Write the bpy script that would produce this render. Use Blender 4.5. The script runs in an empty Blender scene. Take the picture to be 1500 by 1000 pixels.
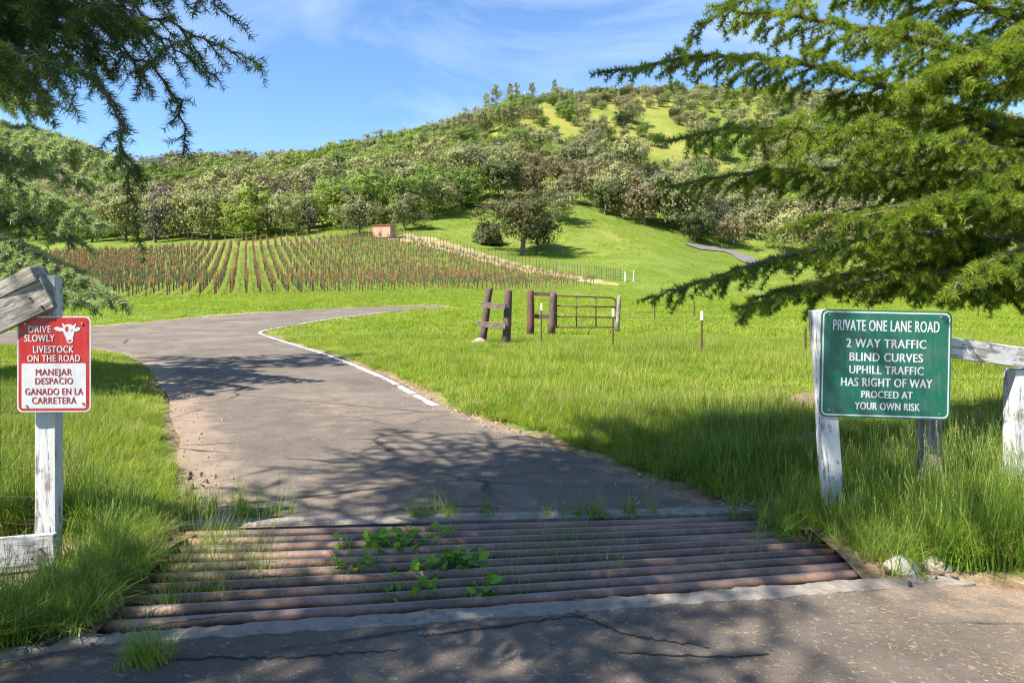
import bpy, math, random
import numpy as np
from mathutils import Vector, Matrix
from mathutils.geometry import delaunay_2d_cdt
R = math.radians
random.seed(7); RNG = np.random.default_rng(7)
S = bpy.context.scene
COL = S.collection

# ------------------------------------------------------------------ camera
CAM_H, HY, F = 1.65, 430.0, 1000.0          # eye height, horizon row, focal length in photo pixels
cam = bpy.data.cameras.new('camera'); co = bpy.data.objects.new('camera', cam); COL.objects.link(co)
co.location = (0, 0, CAM_H); co.rotation_euler = (R(90), 0, 0)
cam.sensor_width = 36; cam.lens = 24; cam.shift_y = -0.0467; cam.clip_start = 0.05; cam.clip_end = 5000
S.camera = co
# ------------------------------------------------------------------ sky and sun
SUN_AZ, SUN_EL = math.atan2(-0.83, -0.56), R(50)
w = bpy.data.worlds.new("World"); S.world = w; w.use_nodes = True
nt = w.node_tree; N = nt.nodes; L = nt.links
bg = N['Background']; bg.inputs['Strength'].default_value = 0.092
sky = N.new('ShaderNodeTexSky'); sky.sky_type = 'NISHITA'; sky.sun_disc = False
sky.sun_elevation = SUN_EL; sky.sun_rotation = SUN_AZ
sky.air_density = 1.0; sky.dust_density = 0.3; sky.ozone_density = 2.0
tc = N.new('ShaderNodeTexCoord'); mp = N.new('ShaderNodeMapping')
mp.inputs['Scale'].default_value = (1.5, 1.0, 5.0); mp.inputs['Rotation'].default_value = (0, R(-14), R(8))
L.new(tc.outputs['Generated'], mp.inputs['Vector'])
n1 = N.new('ShaderNodeTexNoise'); n1.inputs['Scale'].default_value = 1.7; n1.inputs['Detail'].default_value = 9
n1.inputs['Roughness'].default_value = 0.55; n1.inputs['Distortion'].default_value = 0.7
L.new(mp.outputs[0], n1.inputs['Vector'])
cr = N.new('ShaderNodeValToRGB'); cr.color_ramp.elements[0].position = 0.47; cr.color_ramp.elements[1].position = 0.80
L.new(n1.outputs['Fac'], cr.inputs[0])
mm = N.new('ShaderNodeMath'); mm.operation = 'MULTIPLY'; mm.inputs[1].default_value = 0.42
L.new(cr.outputs[0], mm.inputs[0])
mx = N.new('ShaderNodeMixRGB'); mx.inputs[2].default_value = (5.6, 6.3, 7.2, 1)
L.new(mm.outputs[0], mx.inputs[0])
tint = N.new('ShaderNodeMixRGB'); tint.blend_type = 'MULTIPLY'; tint.inputs[0].default_value = 1
tint.inputs[2].default_value = (0.74, 0.92, 1.10, 1)
L.new(sky.outputs[0], tint.inputs[1]); L.new(tint.outputs[0], mx.inputs[1]); L.new(mx.outputs[0], bg.inputs['Color'])
sl = bpy.data.lights.new('sun', 'SUN'); so = bpy.data.objects.new('sun', sl); COL.objects.link(so)
sl.energy = 5.0; sl.angle = R(0.53); sl.color = (1.0, 0.955, 0.87)
sv = Vector((math.sin(SUN_AZ) * math.cos(SUN_EL), math.cos(SUN_AZ) * math.cos(SUN_EL), math.sin(SUN_EL)))
so.rotation_euler = sv.to_track_quat('Z', 'Y').to_euler()
vs = S.view_settings; vs.view_transform = 'Standard'; vs.look = 'None'; vs.gamma = 1; vs.exposure = 1.30
try: vs.use_curve_mapping = False
except Exception: pass
S.cycles.max_bounces = 6; S.cycles.transmission_bounces = 4; S.cycles.diffuse_bounces = 3; S.cycles.filter_width = 1.15

# ------------------------------------------------------------------ terrain
DEP = np.array([20, 30, 40, 50, 70, 85, 100, 130, 160, 200, 250, 300, 350, 400, 520], float)
TAB = {
 -900: [512, 485, 465, 452, 436, 428, 418, 405, 392, 365, 330, 300, 275, 262, 290],
    0: [512, 482, 456, 442, 416, 402, 390, 373, 362, 338, 308, 280, 260, 250, 280],
  150: [512, 481, 454, 441, 417, 402, 389, 369, 354, 330, 303, 275, 256, 248, 280],
  300: [512, 479, 453, 442, 419, 402, 386, 361, 343, 318, 290, 266, 251, 245, 275],
  450: [512, 479, 456, 444, 424, 404, 384, 353, 333, 307, 276, 256, 246, 243, 272],
  545: [512, 480, 459, 446, 428, 409, 385, 346, 322, 292, 258, 236, 226, 225, 256],
  650: [512, 483, 462, 450, 431, 417, 401, 353, 315, 276, 236, 216, 208, 206, 238],
  750: [512, 484, 465, 452, 437, 426, 413, 368, 318, 256, 192, 161, 154, 156, 190],
  850: [512, 485, 466, 454, 441, 433, 415, 374, 321, 272, 208, 165, 148, 145, 180],
  950: [512, 485, 467, 455, 443, 437, 424, 366, 343, 296, 226, 172, 144, 138, 170],
 1050: [512, 485, 467, 456, 444, 438, 430, 392, 368, 318, 248, 186, 148, 138, 170],
 1150: [512, 485, 468, 457, 446, 440, 434, 407, 380, 330, 262, 200, 160, 146, 175],
 1300: [512, 485, 469, 459, 448, 442, 437, 418, 392, 342, 275, 218, 178, 160, 190],
 1500: [512, 485, 470, 461, 450, 444, 439, 424, 402, 354, 292, 240, 205, 190, 215],
 2400: [512, 485, 471, 463, 452, 447, 443, 430, 412, 375, 325, 285, 260, 250, 270]}
PXS = np.array(sorted(TAB), float)
PYT = np.array([TAB[int(k)] for k in PXS], float)
ZT = CAM_H + (HY - PYT) / F * DEP[None, :]
ZT[:, 0] = 0.0
UQ = np.linspace(-900, 2400, 331); DQ = np.linspace(20, 520, 501)
def _smooth(a, k, axis):
    ker = np.hanning(k + 2)[1:-1]; ker /= ker.sum(); pad = k // 2
    return np.apply_along_axis(lambda v: np.convolve(np.pad(v, pad, mode='reflect', reflect_type='odd'), ker, 'valid'), axis, a)
_a = np.stack([np.interp(DQ, DEP, ZT[i]) for i in range(len(PXS))])
_b = np.stack([np.interp(UQ, PXS, _a[:, j]) for j in range(len(DQ))], 1)
_b = _smooth(_smooth(_b, 11, 0), 9, 1)
_h = np.random.default_rng(3).random((256, 256))
def vnoise(x, y, s):
    x = np.asarray(x, float) / s; y = np.asarray(y, float) / s
    xi = np.floor(x).astype(int); yi = np.floor(y).astype(int); fx = x - xi; fy = y - yi
    fx = fx * fx * (3 - 2 * fx); fy = fy * fy * (3 - 2 * fy)
    g = lambda a, b: _h[a % 256, b % 256]
    return (g(xi, yi) * (1 - fx) + g(xi + 1, yi) * fx) * (1 - fy) + (g(xi, yi + 1) * (1 - fx) + g(xi + 1, yi + 1) * fx) * fy
def sst(a, b, v):
    t = np.clip((np.asarray(v, float) - a) / (b - a), 0, 1); return t * t * (3 - 2 * t)
def gz(x, y):
    x = np.asarray(x, float); y = np.asarray(y, float)
    d = np.clip(y, 20, 519.9); u = np.clip(750 + F * x / np.maximum(y, 20), -900, 2399.9)
    ui = (u + 900) / 10.0; di = (d - 20); a = ui.astype(int); b = di.astype(int); b = np.minimum(b, 499)
    fu = ui - a; fd = di - b
    z = (_b[a, b] * (1 - fu) + _b[a + 1, b] * fu) * (1 - fd) + (_b[a, b + 1] * (1 - fu) + _b[a + 1, b + 1] * fu) * fd
    z = z * sst(17, 24, y)
    z = z - 0.30 * np.exp(-(((x + 3.7) / 1.15) ** 2 + ((y - 3.4) / 1.5) ** 2) * 1.0) * (x < -1.9) * sst(-2.0, -2.7, x)
    z = z + (vnoise(x, y, 14) - .5) * 1.6 * sst(140, 200, y)
    z = z + 0.10 * sst(2.6, 3.6, x) * sst(9, 4, y) * (vnoise(x, y, 1.3))
    return z
def GZ(x, y): return float(gz(np.array([x]), np.array([y]))[0])
def pix(px, py, d): return Vector(((px - 750) / F * d, d, CAM_H + (HY - py) / F * d))
def gpix(px, py, lo=2.5, hi=420):
    ds = np.geomspace(lo, hi, 1200); xs = (px - 750) / F * ds
    pz = HY - (gz(xs, ds) - CAM_H) * F / ds
    k = np.nonzero(pz <= py)[0]; k = k[0] if len(k) else len(ds) - 1
    return Vector((xs[k], ds[k], gz(xs[k:k+1], ds[k:k+1])[0]))
def at(px, d):
    x = (px - 750) / F * d; return Vector((x, d, GZ(x, d)))

def inpoly(x, y, poly):
    x = np.asarray(x); y = np.asarray(y); c = np.zeros(x.shape, bool); n = len(poly)
    for i in range(n):
        x0, y0 = poly[i]; x1, y1 = poly[(i + 1) % n]
        if y0 == y1: continue
        m = ((y0 > y) != (y1 > y)) & (x < (x1 - x0) * (y - y0) / (y1 - y0) + x0); c ^= m
    return c
def pdist(x, y, poly, closed=True):
    x = np.asarray(x, float); y = np.asarray(y, float); best = np.full(x.shape, 1e9); n = len(poly)
    for i in range(n if closed else n - 1):
        x0, y0 = poly[i]; x1, y1 = poly[(i + 1) % n]; dx, dy = x1 - x0, y1 - y0
        t = np.clip(((x - x0) * dx + (y - y0) * dy) / (dx * dx + dy * dy + 1e-12), 0, 1)
        best = np.minimum(best, np.hypot(x - x0 - t * dx, y - y0 - t * dy))
    return best
def catmull(P, n=8):
    P = [np.array(p, float) for p in P]; P = [2 * P[0] - P[1]] + P + [2 * P[-1] - P[-2]]; out = []
    for i in range(1, len(P) - 2):
        for k in range(n):
            t = k / n; a, b, c, d = P[i-1], P[i], P[i+1], P[i+2]
            out.append(0.5 * ((2 * b) + (c - a) * t + (2*a - 5*b + 4*c - d) * t * t + (3*b - a - 3*c + d) * t ** 3))
    out.append(P[-2]); return out
def px2(p): v = gpix(*p); return (v.x, v.y)

# cattle guard corners (near left, near right, far right, far left)
GNL, GNR, GFR, GFL = (-1.96, 3.33), (2.15, 3.98), (1.82, 5.03), (-2.16, 4.70)
GUARD = [GNL, GNR, GFR, GFL]
# road beyond the guard
redge = catmull([(1.66, 5.10), (1.35, 5.6), (0.38, 7.5), (-1.0, 10), (-2.6, 13.75), (-5.5, 19.5), (-9.0, 25.2), (-9.9, 27.4), (-9.7, 29.8), (-9.0, 34.5), (-8.0, 39), (-6.5, 45), (-4.6, 49.5)], 6)
redge2 = []
ledge_far = catmull([(-5.6, 52), (-9.0, 47.5), (-12.0, 42.0), (-14.6, 37), (-17.5, 32), (-20, 28.8), (-24, 26.5), (-36, 24)], 6)
ledge_near = catmull([(-36, 20.5), (-22, 21.6), (-14.5, 21), (-9.8, 17.4), (-6.6, 12.7), (-4.3, 8.7), (-3.1, 6.35), (-2.35, 4.78)], 6)
ROAD = [tuple(p) for p in redge] + redge2 + [tuple(p) for p in ledge_far] + [tuple(p) for p in ledge_near]
_r = random.Random(5)
def jag(poly, a):
    out = []
    for i, p in enumerate(poly):
        out.append((p[0] + _r.uniform(-a, a), p[1] + _r.uniform(-a, a)))
    return out
ROAD = [(x + (0.5 - float(vnoise(x*7, y*7, 2))) * .12, y) for x, y in ROAD]
APRON = [(-9, -6), (12, -6), (12, 1.0), (7.0, 2.2), (4.2, 3.1), (3.3, 3.45), (2.75, 3.75), (2.3, 3.88), (GNR[0]+.1, GNR[1]-.15), (1.0, 3.65), (0, 3.49), (-1, 3.34), (GNL[0]-.05, GNL[1]-.15), (-2.3, 3.12), (-2.45, 2.9), (-2.5, 2.3), (-3.2, 1.2), (-9, 0)]
FARROAD = [gpix(1118, 392), gpix(1098, 384), gpix(1085, 375), gpix(1060, 368), gpix(1030, 364), gpix(1012, 362)]
VA, VB, VC, VD = (-46., 34.), (13., 100.), (-24., 129.), (-84., 124.)
VINE = [VA, VB, VC, VD]
DRYS = [(-24, 129), (13, 100), (17, 101), (6, 111), (-2, 120), (-14, 132), (-22, 136)]

# ------------------------------------------------------------------ materials
MATS = {}
def newmat(name):
    m = bpy.data.materials.new(name); m.use_nodes = True; MATS[name] = m
    return m, m.node_tree.nodes, m.node_tree.links, m.node_tree.nodes['Principled BSDF']
def noise(N, L, vec, scale, detail=4, rough=.55, dist=0):
    n = N.new('ShaderNodeTexNoise'); n.inputs['Scale'].default_value = scale; n.inputs['Detail'].default_value = detail
    n.inputs['Roughness'].default_value = rough; n.inputs['Distortion'].default_value = dist
    if vec is not None: L.new(vec, n.inputs['Vector'])
    return n
def ramp(N, L, fac, stops):
    r = N.new('ShaderNodeValToRGB'); e = r.color_ramp.elements
    while len(e) < len(stops): e.new(0.5)
    for k, (p, c) in enumerate(stops):
        e[k].position = p; e[k].color = c if len(c) == 4 else (*c, 1)
    L.new(fac, r.inputs[0]); return r
def mix(N, L, fac, a, b, mode='MIX'):
    m = N.new('ShaderNodeMixRGB'); m.blend_type = mode
    for i, v in ((0, fac), (1, a), (2, b)):
        if hasattr(v, 'is_linked') or hasattr(v, 'links'): L.new(v, m.inputs[i])
        elif i == 0: m.inputs[0].default_value = v
        else: m.inputs[i].default_value = (*v, 1)
    return m.outputs[0]
def bump(N, L, bs, h, strength, dist=0.02):
    b = N.new('ShaderNodeBump'); b.inputs['Strength'].default_value = strength; b.inputs['Distance'].default_value = dist
    L.new(h, b.inputs['Height']); L.new(b.outputs[0], bs.inputs['Normal']); return b
def math_(N, L, op, a, b=None):
    m = N.new('ShaderNodeMath'); m.operation = op
    for i, v in ((0, a), (1, b)):
        if v is None: continue
        if isinstance(v, (int, float)): m.inputs[i].default_value = v
        else: L.new(v, m.inputs[i])
    return m.outputs[0]
def objco(N): return N.new('ShaderNodeTexCoord').outputs['Object']
def simple(name, c1, c2=None, scale=8, rough=.8, bmp=0.3, metal=0, stretch=None, bdist=.01, spots=None):
    m, N, L, bs = newmat(name); bs.inputs['Roughness'].default_value = rough; bs.inputs['Metallic'].default_value = metal
    v = objco(N)
    if stretch:
        mp = N.new('ShaderNodeMapping'); mp.inputs['Scale'].default_value = stretch; L.new(v, mp.inputs['Vector']); v = mp.outputs[0]
    n = noise(N, L, v, scale, 6, .65)
    c2 = c2 or tuple(x * .7 for x in c1)
    r = ramp(N, L, n.outputs['Fac'], [(.3, c1), (.7, c2)]); col = r.outputs[0]
    if spots:
        n2 = noise(N, L, v, scale * spots[1], 5, .7)
        f = ramp(N, L, n2.outputs['Fac'], [(spots[2], (0, 0, 0)), (spots[2] + .06, (1, 1, 1))]).outputs[0]
        col = mix(N, L, f, col, spots[0])
    L.new(col, bs.inputs['Base Color'])
    if bmp: bump(N, L, bs, n.outputs['Fac'], bmp, bdist)
    return m
def leafmat(name, cols, trans=.35, rough=.55, nscale=.5, tip=None):
    m, N, L, bs = newmat(name)
    oi = N.new('ShaderNodeObjectInfo'); geo = N.new('ShaderNodeNewGeometry')
    n = noise(N, L, geo.outputs['Position'], nscale, 6, .65)
    isl = math_(N, L, 'MULTIPLY', geo.outputs['Random Per Island'], .35)
    a = math_(N, L, 'MULTIPLY', oi.outputs['Random'], .4)
    b = math_(N, L, 'MULTIPLY', n.outputs['Fac'], 1.35)
    f = math_(N, L, 'SUBTRACT', math_(N, L, 'ADD', math_(N, L, 'ADD', a, b), isl), .56)
    r = ramp(N, L, f, [(i / (len(cols) - 1) * .7 + .15, c) for i, c in enumerate(cols)]); col = r.outputs[0]
    if tip:
        at_ = N.new('ShaderNodeAttribute'); at_.attribute_name = 'tip'
        col = mix(N, L, at_.outputs['Fac'], col, tip)
    bs.inputs['Roughness'].default_value = rough; bs.inputs['Specular IOR Level'].default_value = .3
    L.new(col, bs.inputs['Base Color'])
    if trans:
        tr = N.new('ShaderNodeBsdfTranslucent')
        tc2 = mix(N, L, 1, col, (1.15, 1.2, .55), 'MULTIPLY'); L.new(tc2, tr.inputs['Color'])
        ms = N.new('ShaderNodeMixShader'); ms.inputs[0].default_value = trans
        L.new(bs.outputs[0], ms.inputs[1]); L.new(tr.outputs[0], ms.inputs[2])
        L.new(ms.outputs[0], N['Material Output'].inputs['Surface'])
    return m

# ground
def ground_mat():
    m, N, L, bs = newmat('ground'); v = objco(N); bs.inputs['Roughness'].default_value = 1
    bs.inputs['Specular IOR Level'].default_value = .1
    mk = N.new('ShaderNodeAttribute'); mk.attribute_name = 'masks'
    sp = N.new('ShaderNodeSeparateColor'); L.new(mk.outputs['Color'], sp.inputs[0])
    nb = noise(N, L, v, .035, 5, .6); ns = noise(N, L, v, .35, 6, .7, .5); nf = noise(N, L, v, 3.5, 6, .75)
    g = ramp(N, L, nb.outputs['Fac'], [(.3, (.115, .165, .025)), (.5, (.155, .20, .032)), (.72, (.215, .23, .05))]).outputs[0]
    g = mix(N, L, math_(N, L, 'MULTIPLY', ramp(N, L, ns.outputs['Fac'], [(.4, (0,0,0)), (.65, (1,1,1))]).outputs[0], .5), g, (.09, .15, .024))
    g = mix(N, L, .45, g, ramp(N, L, nf.outputs['Fac'], [(.3, (.45, .45, .45)), (.7, (1.4, 1.4, 1.4))]).outputs[0], 'MULTIPLY')
    nd = noise(N, L, v, 6, 8, .7)
    dirt = ramp(N, L, nd.outputs['Fac'], [(.3, (.10, .065, .04)), (.5, (.24, .165, .10)), (.7, (.38, .28, .17))]).outputs[0]
    dry = ramp(N, L, ns.outputs['Fac'], [(.3, (.21, .19, .07)), (.6, (.36, .29, .15))]).outputs[0]
    gold = ramp(N, L, ns.outputs['Fac'], [(.3, (.14, .17, .035)), (.5, (.22, .215, .045)), (.7, (.28, .24, .07))]).outputs[0]
    def msk(o, n, k):
        s = math_(N, L, 'ADD', o, math_(N, L, 'MULTIPLY', math_(N, L, 'SUBTRACT', n.outputs['Fac'], .5), k))
        return ramp(N, L, s, [(.42, (0,0,0)), (.6, (1,1,1))]).outputs[0]
    nv = noise(N, L, v, .12, 7, .7, .8); g = mix(N, L, .75, g, ramp(N, L, nv.outputs['Fac'], [(.32, (.62, .74, .62)), (.5, (1, 1, 1)), (.68, (1.3, 1.12, 1.2))]).outputs[0], 'MULTIPLY')
    c = mix(N, L, msk(sp.outputs[2], ns, 1.1), g, gold)
    c = mix(N, L, msk(sp.outputs[1], ns, .8), c, dry)
    c = mix(N, L, msk(sp.outputs[0], nd, .8), c, dirt)
    L.new(c, bs.inputs['Base Color'])
    bump(N, L, bs, nf.outputs['Fac'], .8, .12)
    return m
def road_mat(name, sand):
    m, N, L, bs = newmat(name); v = objco(N); bs.inputs['Roughness'].default_value = .88
    bs.inputs['Specular IOR Level'].default_value = .25
    nb = noise(N, L, v, .55, 6, .65, .6); nm = noise(N, L, v, 3.2, 8, .7); nf = noise(N, L, v, 90, 3, .7)
    c = ramp(N, L, nb.outputs['Fac'], [(.3, (.110, .089, .072)), (.52, (.165, .134, .106)), (.72, (.235, .190, .145))]).outputs[0]
    c = mix(N, L, .55, c, ramp(N, L, nm.outputs['Fac'], [(.25, (.55, .53, .52)), (.75, (1.3, 1.28, 1.22))]).outputs[0], 'MULTIPLY')
    at_ = N.new('ShaderNodeAttribute'); at_.attribute_name = 'masks'
    sp = N.new('ShaderNodeSeparateColor'); L.new(at_.outputs['Color'], sp.inputs[0])
    s = math_(N, L, 'ADD', sp.outputs[0], math_(N, L, 'MULTIPLY', math_(N, L, 'SUBTRACT', nm.outputs['Fac'], .5), 1.5))
    sf = ramp(N, L, s, [(.38, (0,0,0)), (.8, (1,1,1))]).outputs[0]
    sandc = ramp(N, L, nf.outputs['Fac'], [(.3, (.21, .145, .095)), (.7, (.38, .28, .20))]).outputs[0]
    c = mix(N, L, sf, c, sandc)
    c = mix(N, L, math_(N, L, 'MULTIPLY', sp.outputs[1], .8), c, (.052, .049, .048))
    vo = N.new('ShaderNodeTexVoronoi'); vo.feature = 'DISTANCE_TO_EDGE'; vo.inputs['Scale'].default_value = .38
    dv = N.new('ShaderNodeMixRGB'); dv.inputs[0].default_value = .12
    nn = noise(N, L, v, 1.6, 6, .7); L.new(v, dv.inputs[1]); L.new(nn.outputs['Color'], dv.inputs[2])
    mp = N.new('ShaderNodeMapping'); mp.inputs['Scale'].default_value = (.7, 1.5, 1); L.new(dv.outputs[0], mp.inputs['Vector']); L.new(mp.outputs[0], vo.inputs['Vector'])
    ck = ramp(N, L, vo.outputs['Distance'], [(.0025, (1,1,1)), (.009, (0,0,0))]).outputs[0]
    ck = math_(N, L, 'MULTIPLY', ck, ramp(N, L, nb.outputs['Fac'], [(.45, (0,0,0)), (.58, (1,1,1))]).outputs[0])
    c = mix(N, L, math_(N, L, 'MULTIPLY', ck, .8), c, (.02, .018, .016))
    pat = ramp(N, L, noise(N, L, v, 38, 4, .6).outputs['Fac'], [(.60, (0,0,0)), (.68, (1,1,1))]).outputs[0]
    c = mix(N, L, math_(N, L, 'MULTIPLY', pat, .55), c, (.36, .31, .25))
    pt2 = ramp(N, L, noise(N, L, v, 55, 4, .7).outputs['Fac'], [(.34, (1,1,1)), (.42, (0,0,0))]).outputs[0]; c = mix(N, L, math_(N, L, 'MULTIPLY', pt2, .5), c, (.045, .038, .032))
    L.new(c, bs.inputs['Base Color'])
    h = math_(N, L, 'SUBTRACT', math_(N, L, 'ADD', nf.outputs['Fac'], math_(N, L, 'MULTIPLY', nm.outputs['Fac'], 2.2)), math_(N, L, 'MULTIPLY', ck, 3))
    bump(N, L, bs, h, .8, .014)
    return m
M_GROUND = ground_mat(); M_ROAD = road_mat('asphalt', 1)
M_CONC = simple('concrete', (.30, .255, .205), (.15, .13, .11), 11, .9, .8, bdist=.02, spots=((.12, .10, .08), 2.5, .6))
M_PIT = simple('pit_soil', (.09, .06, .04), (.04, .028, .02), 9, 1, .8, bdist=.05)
def pipe_mat():
    m, N, L, bs = newmat('pipe_rust'); v = objco(N)
    mp = N.new('ShaderNodeMapping'); mp.inputs['Scale'].default_value = (.35, 1, 1); L.new(v, mp.inputs['Vector'])
    n = noise(N, L, mp.outputs[0], 4, 7, .7); n2 = noise(N, L, v, 40, 4, .7)
    c = ramp(N, L, n.outputs['Fac'], [(.33, (.09, .056, .043)), (.48, (.18, .108, .078)), (.6, (.29, .165, .115)), (.75, (.38, .28, .21))]).outputs[0]
    c = mix(N, L, .5, c, ramp(N, L, n2.outputs['Fac'], [(.3, (.5, .5, .5)), (.7, (1.25, 1.2, 1.15))]).outputs[0], 'MULTIPLY')
    oi = N.new('ShaderNodeObjectInfo'); c = mix(N, L, 1, c, ramp(N, L, oi.outputs['Random'], [(0, (.75, .78, .8)), (.5, (1.05, .98, .92)), (1, (1.25, 1.3, 1.3))]).outputs[0], 'MULTIPLY')
    geo = N.new('ShaderNodeNewGeometry'); sx = N.new('ShaderNodeSeparateXYZ'); L.new(geo.outputs['Normal'], sx.inputs[0])
    top_highlight = ramp(N, L, math_(N, L, 'ADD', sx.outputs[2], math_(N, L, 'MULTIPLY', math_(N, L, 'SUBTRACT', n.outputs['Fac'], .5), .22)), [(.90, (0,0,0)), (.985, (1,1,1))]).outputs[0]
    c = mix(N, L, top_highlight, c, (.24, .22, .22)); L.new(c, bs.inputs['Base Color'])  # upward faces greyed and part metallic: a highlight put into the pipe colour
    L.new(math_(N, L, 'MULTIPLY', top_highlight, .5), bs.inputs['Metallic']); bs.inputs['Roughness'].default_value = .55
    bump(N, L, bs, n2.outputs['Fac'], .25, .004); return m
M_PIPE = pipe_mat()
def wood_paint(name, paint, wood, thr, axis='z'):
    m, N, L, bs = newmat(name); v = objco(N)
    sc = {'z': (9, 9, 1.1), 'x': (1.1, 9, 9)}[axis]
    mp = N.new('ShaderNodeMapping'); mp.inputs['Scale'].default_value = sc; L.new(v, mp.inputs['Vector'])
    n = noise(N, L, mp.outputs[0], 3.5, 8, .72, .3); n2 = noise(N, L, v, 5, 6, .7)
    gsc = {'z': (45, 45, 1.5), 'x': (1.5, 45, 45)}[axis]
    mp2 = N.new('ShaderNodeMapping'); mp2.inputs['Scale'].default_value = gsc; L.new(v, mp2.inputs['Vector'])
    gr = noise(N, L, mp2.outputs[0], 2, 6, .7)
    wcol = ramp(N, L, gr.outputs['Fac'], [(.32, tuple(x * .25 for x in wood)), (.5, wood), (.7, tuple(x * 1.5 for x in wood))]).outputs[0]
    pcol = mix(N, L, .4, paint, ramp(N, L, n2.outputs['Fac'], [(.3, (.55, .55, .52)), (.65, (1, 1, 1))]).outputs[0], 'MULTIPLY')
    f = ramp(N, L, math_(N, L, 'ADD', math_(N, L, 'MULTIPLY', n.outputs['Fac'], .6), math_(N, L, 'MULTIPLY', n2.outputs['Fac'], .4)), [(thr, (1,1,1)), (thr + .04, (0,0,0))]).outputs[0]
    c = mix(N, L, f, wcol, pcol)
    ck = ramp(N, L, gr.outputs['Fac'], [(.26, (1,1,1)), (.33, (0,0,0))]).outputs[0]
    c = mix(N, L, ck, c, (.035, .028, .022)); L.new(c, bs.inputs['Base Color']); bs.inputs['Roughness'].default_value = .85
    bump(N, L, bs, math_(N, L, 'ADD', math_(N, L, 'MULTIPLY', f, .6), gr.outputs['Fac']), .6, .006); return m
M_WP = wood_paint('white_painted_wood', (.58, .57, .55), (.25, .21, .17), .53)
M_WPX = wood_paint('white_painted_board', (.52, .51, .49), (.24, .21, .18), .51, 'x')
M_BARE = wood_paint('bare_grey_wood', (.36, .32, .27), (.20, .16, .12), .47)
M_RAILB = wood_paint('brown_rail_wood', (.24, .18, .13), (.13, .09, .065), .48, 'x')
M_BARX = wood_paint('bare_grey_board', (.42, .38, .33), (.20, .17, .14), .48, 'x')
M_SLEEP = simple('old_sleeper_wood', (.16, .10, .075), (.06, .035, .03), 3, .9, .7, stretch=(8, 8, 1), bdist=.02)
M_REDW = simple('red_brown_wood', (.16, .07, .05), (.08, .035, .03), 3, .9, .7, stretch=(8, 8, 1), bdist=.02)
M_RUST = simple('rusty_steel', (.15, .075, .045), (.08, .045, .03), 20, .8, .3)
M_ORANGE = simple('orange_rust_stake', (.62, .17, .06), (.34, .10, .05), 14, .8, .2)
M_DARKST = simple('dark_stake', (.13, .10, .08), (.075, .055, .045), 14, .9, .2)
M_WHITEP = simple('white_tip', (.75, .73, .68), (.6, .57, .5), 9, .6, 0)
M_WIRE = simple('wire', (.16, .11, .085), (.08, .06, .05), 30, .6, 0, metal=.4)
M_BARK = simple('cedar_bark', (.085, .06, .045), (.16, .12, .09), 16, .95, .9, bdist=.02)
M_OBARK = simple('oak_bark', (.17, .15, .125), (.085, .07, .06), 6, .95, .8, bdist=.05)
M_ROCK = simple('rock', (.36, .30, .24), (.20, .16, .125), 6, .9, .8, bdist=.03)
M_WROCK = simple('white_painted_rock', (.48, .46, .42), (.30, .27, .23), 5, .85, .7, bdist=.02)
M_NEEDLE = leafmat('cedar_needles', [(.06, .115, .018), (.15, .22, .027), (.26, .33, .038), (.38, .42, .07)], .5, .45, 2.2)
M_NEEDLE_L = leafmat('pale_cedar_needles', [(.172, .230, .115), (.253, .322, .161), (.333, .391, .207), (.414, .460, .265)], .45, .5, .6)
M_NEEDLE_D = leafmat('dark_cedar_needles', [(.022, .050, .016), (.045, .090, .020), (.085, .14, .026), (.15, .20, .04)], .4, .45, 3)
M_GRASS = leafmat('grass_blades', [(.124, .204, .013), (.200, .285, .019), (.276, .347, .029), (.362, .399, .057)], .45, .6, .45)
M_GRASSD = leafmat('verge_grass', [(.091, .183, .016), (.162, .269, .024), (.254, .345, .041), (.365, .395, .091)], .4, .6, .8)
M_SEED = simple('seed_head', (.40, .42, .16), (.34, .38, .12), 9, .8, 0)
M_BROAD = leafmat('broad_leaf', [(.07, .20, .014), (.14, .31, .022), (.24, .40, .035)], .4, .45, 5)
M_OAKG = leafmat('grey_green_oak', [(.161, .175, .081), (.231, .237, .100), (.299, .299, .119), (.375, .361, .161)], .3, .8, .02)
M_OAKL = leafmat('spring_green_oak', [(.112, .172, .034), (.172, .241, .043), (.246, .302, .056)], .35, .8, .02)
M_OAKD = leafmat('dark_live_oak', [(.051, .069, .024), (.084, .107, .033), (.124, .140, .045)], .2, .8, .03)
M_OAKB = leafmat('brown_oak', [(.155, .132, .066), (.228, .185, .090), (.287, .240, .108)], .25, .8, .03)
M_TWIG = leafmat('bare_twigs', [(.156, .136, .117), (.211, .183, .160), (.257, .218, .195)], .15, .9, .03)
M_CANE = leafmat('vine_canes', [(.07, .052, .040), (.105, .08, .058), (.14, .11, .075)], .1, .9, .3)
M_VLEAF = leafmat('vine_shoots', [(.12, .18, .035), (.20, .26, .07)], .3, .8, .3)
M_VTRUNK = simple('vine_trunk', (.07, .05, .04), (.035, .026, .022), 12, .95, .6)
M_LITTER = leafmat('dry_needles', [(.42, .20, .05), (.52, .31, .09), (.60, .42, .17)], .1, .9, 1)
M_PAINT = simple('road_paint', (.72, .70, .66), (.46, .43, .38), 5, .8, .3, spots=((.20, .18, .16), 3.5, .55))

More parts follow.
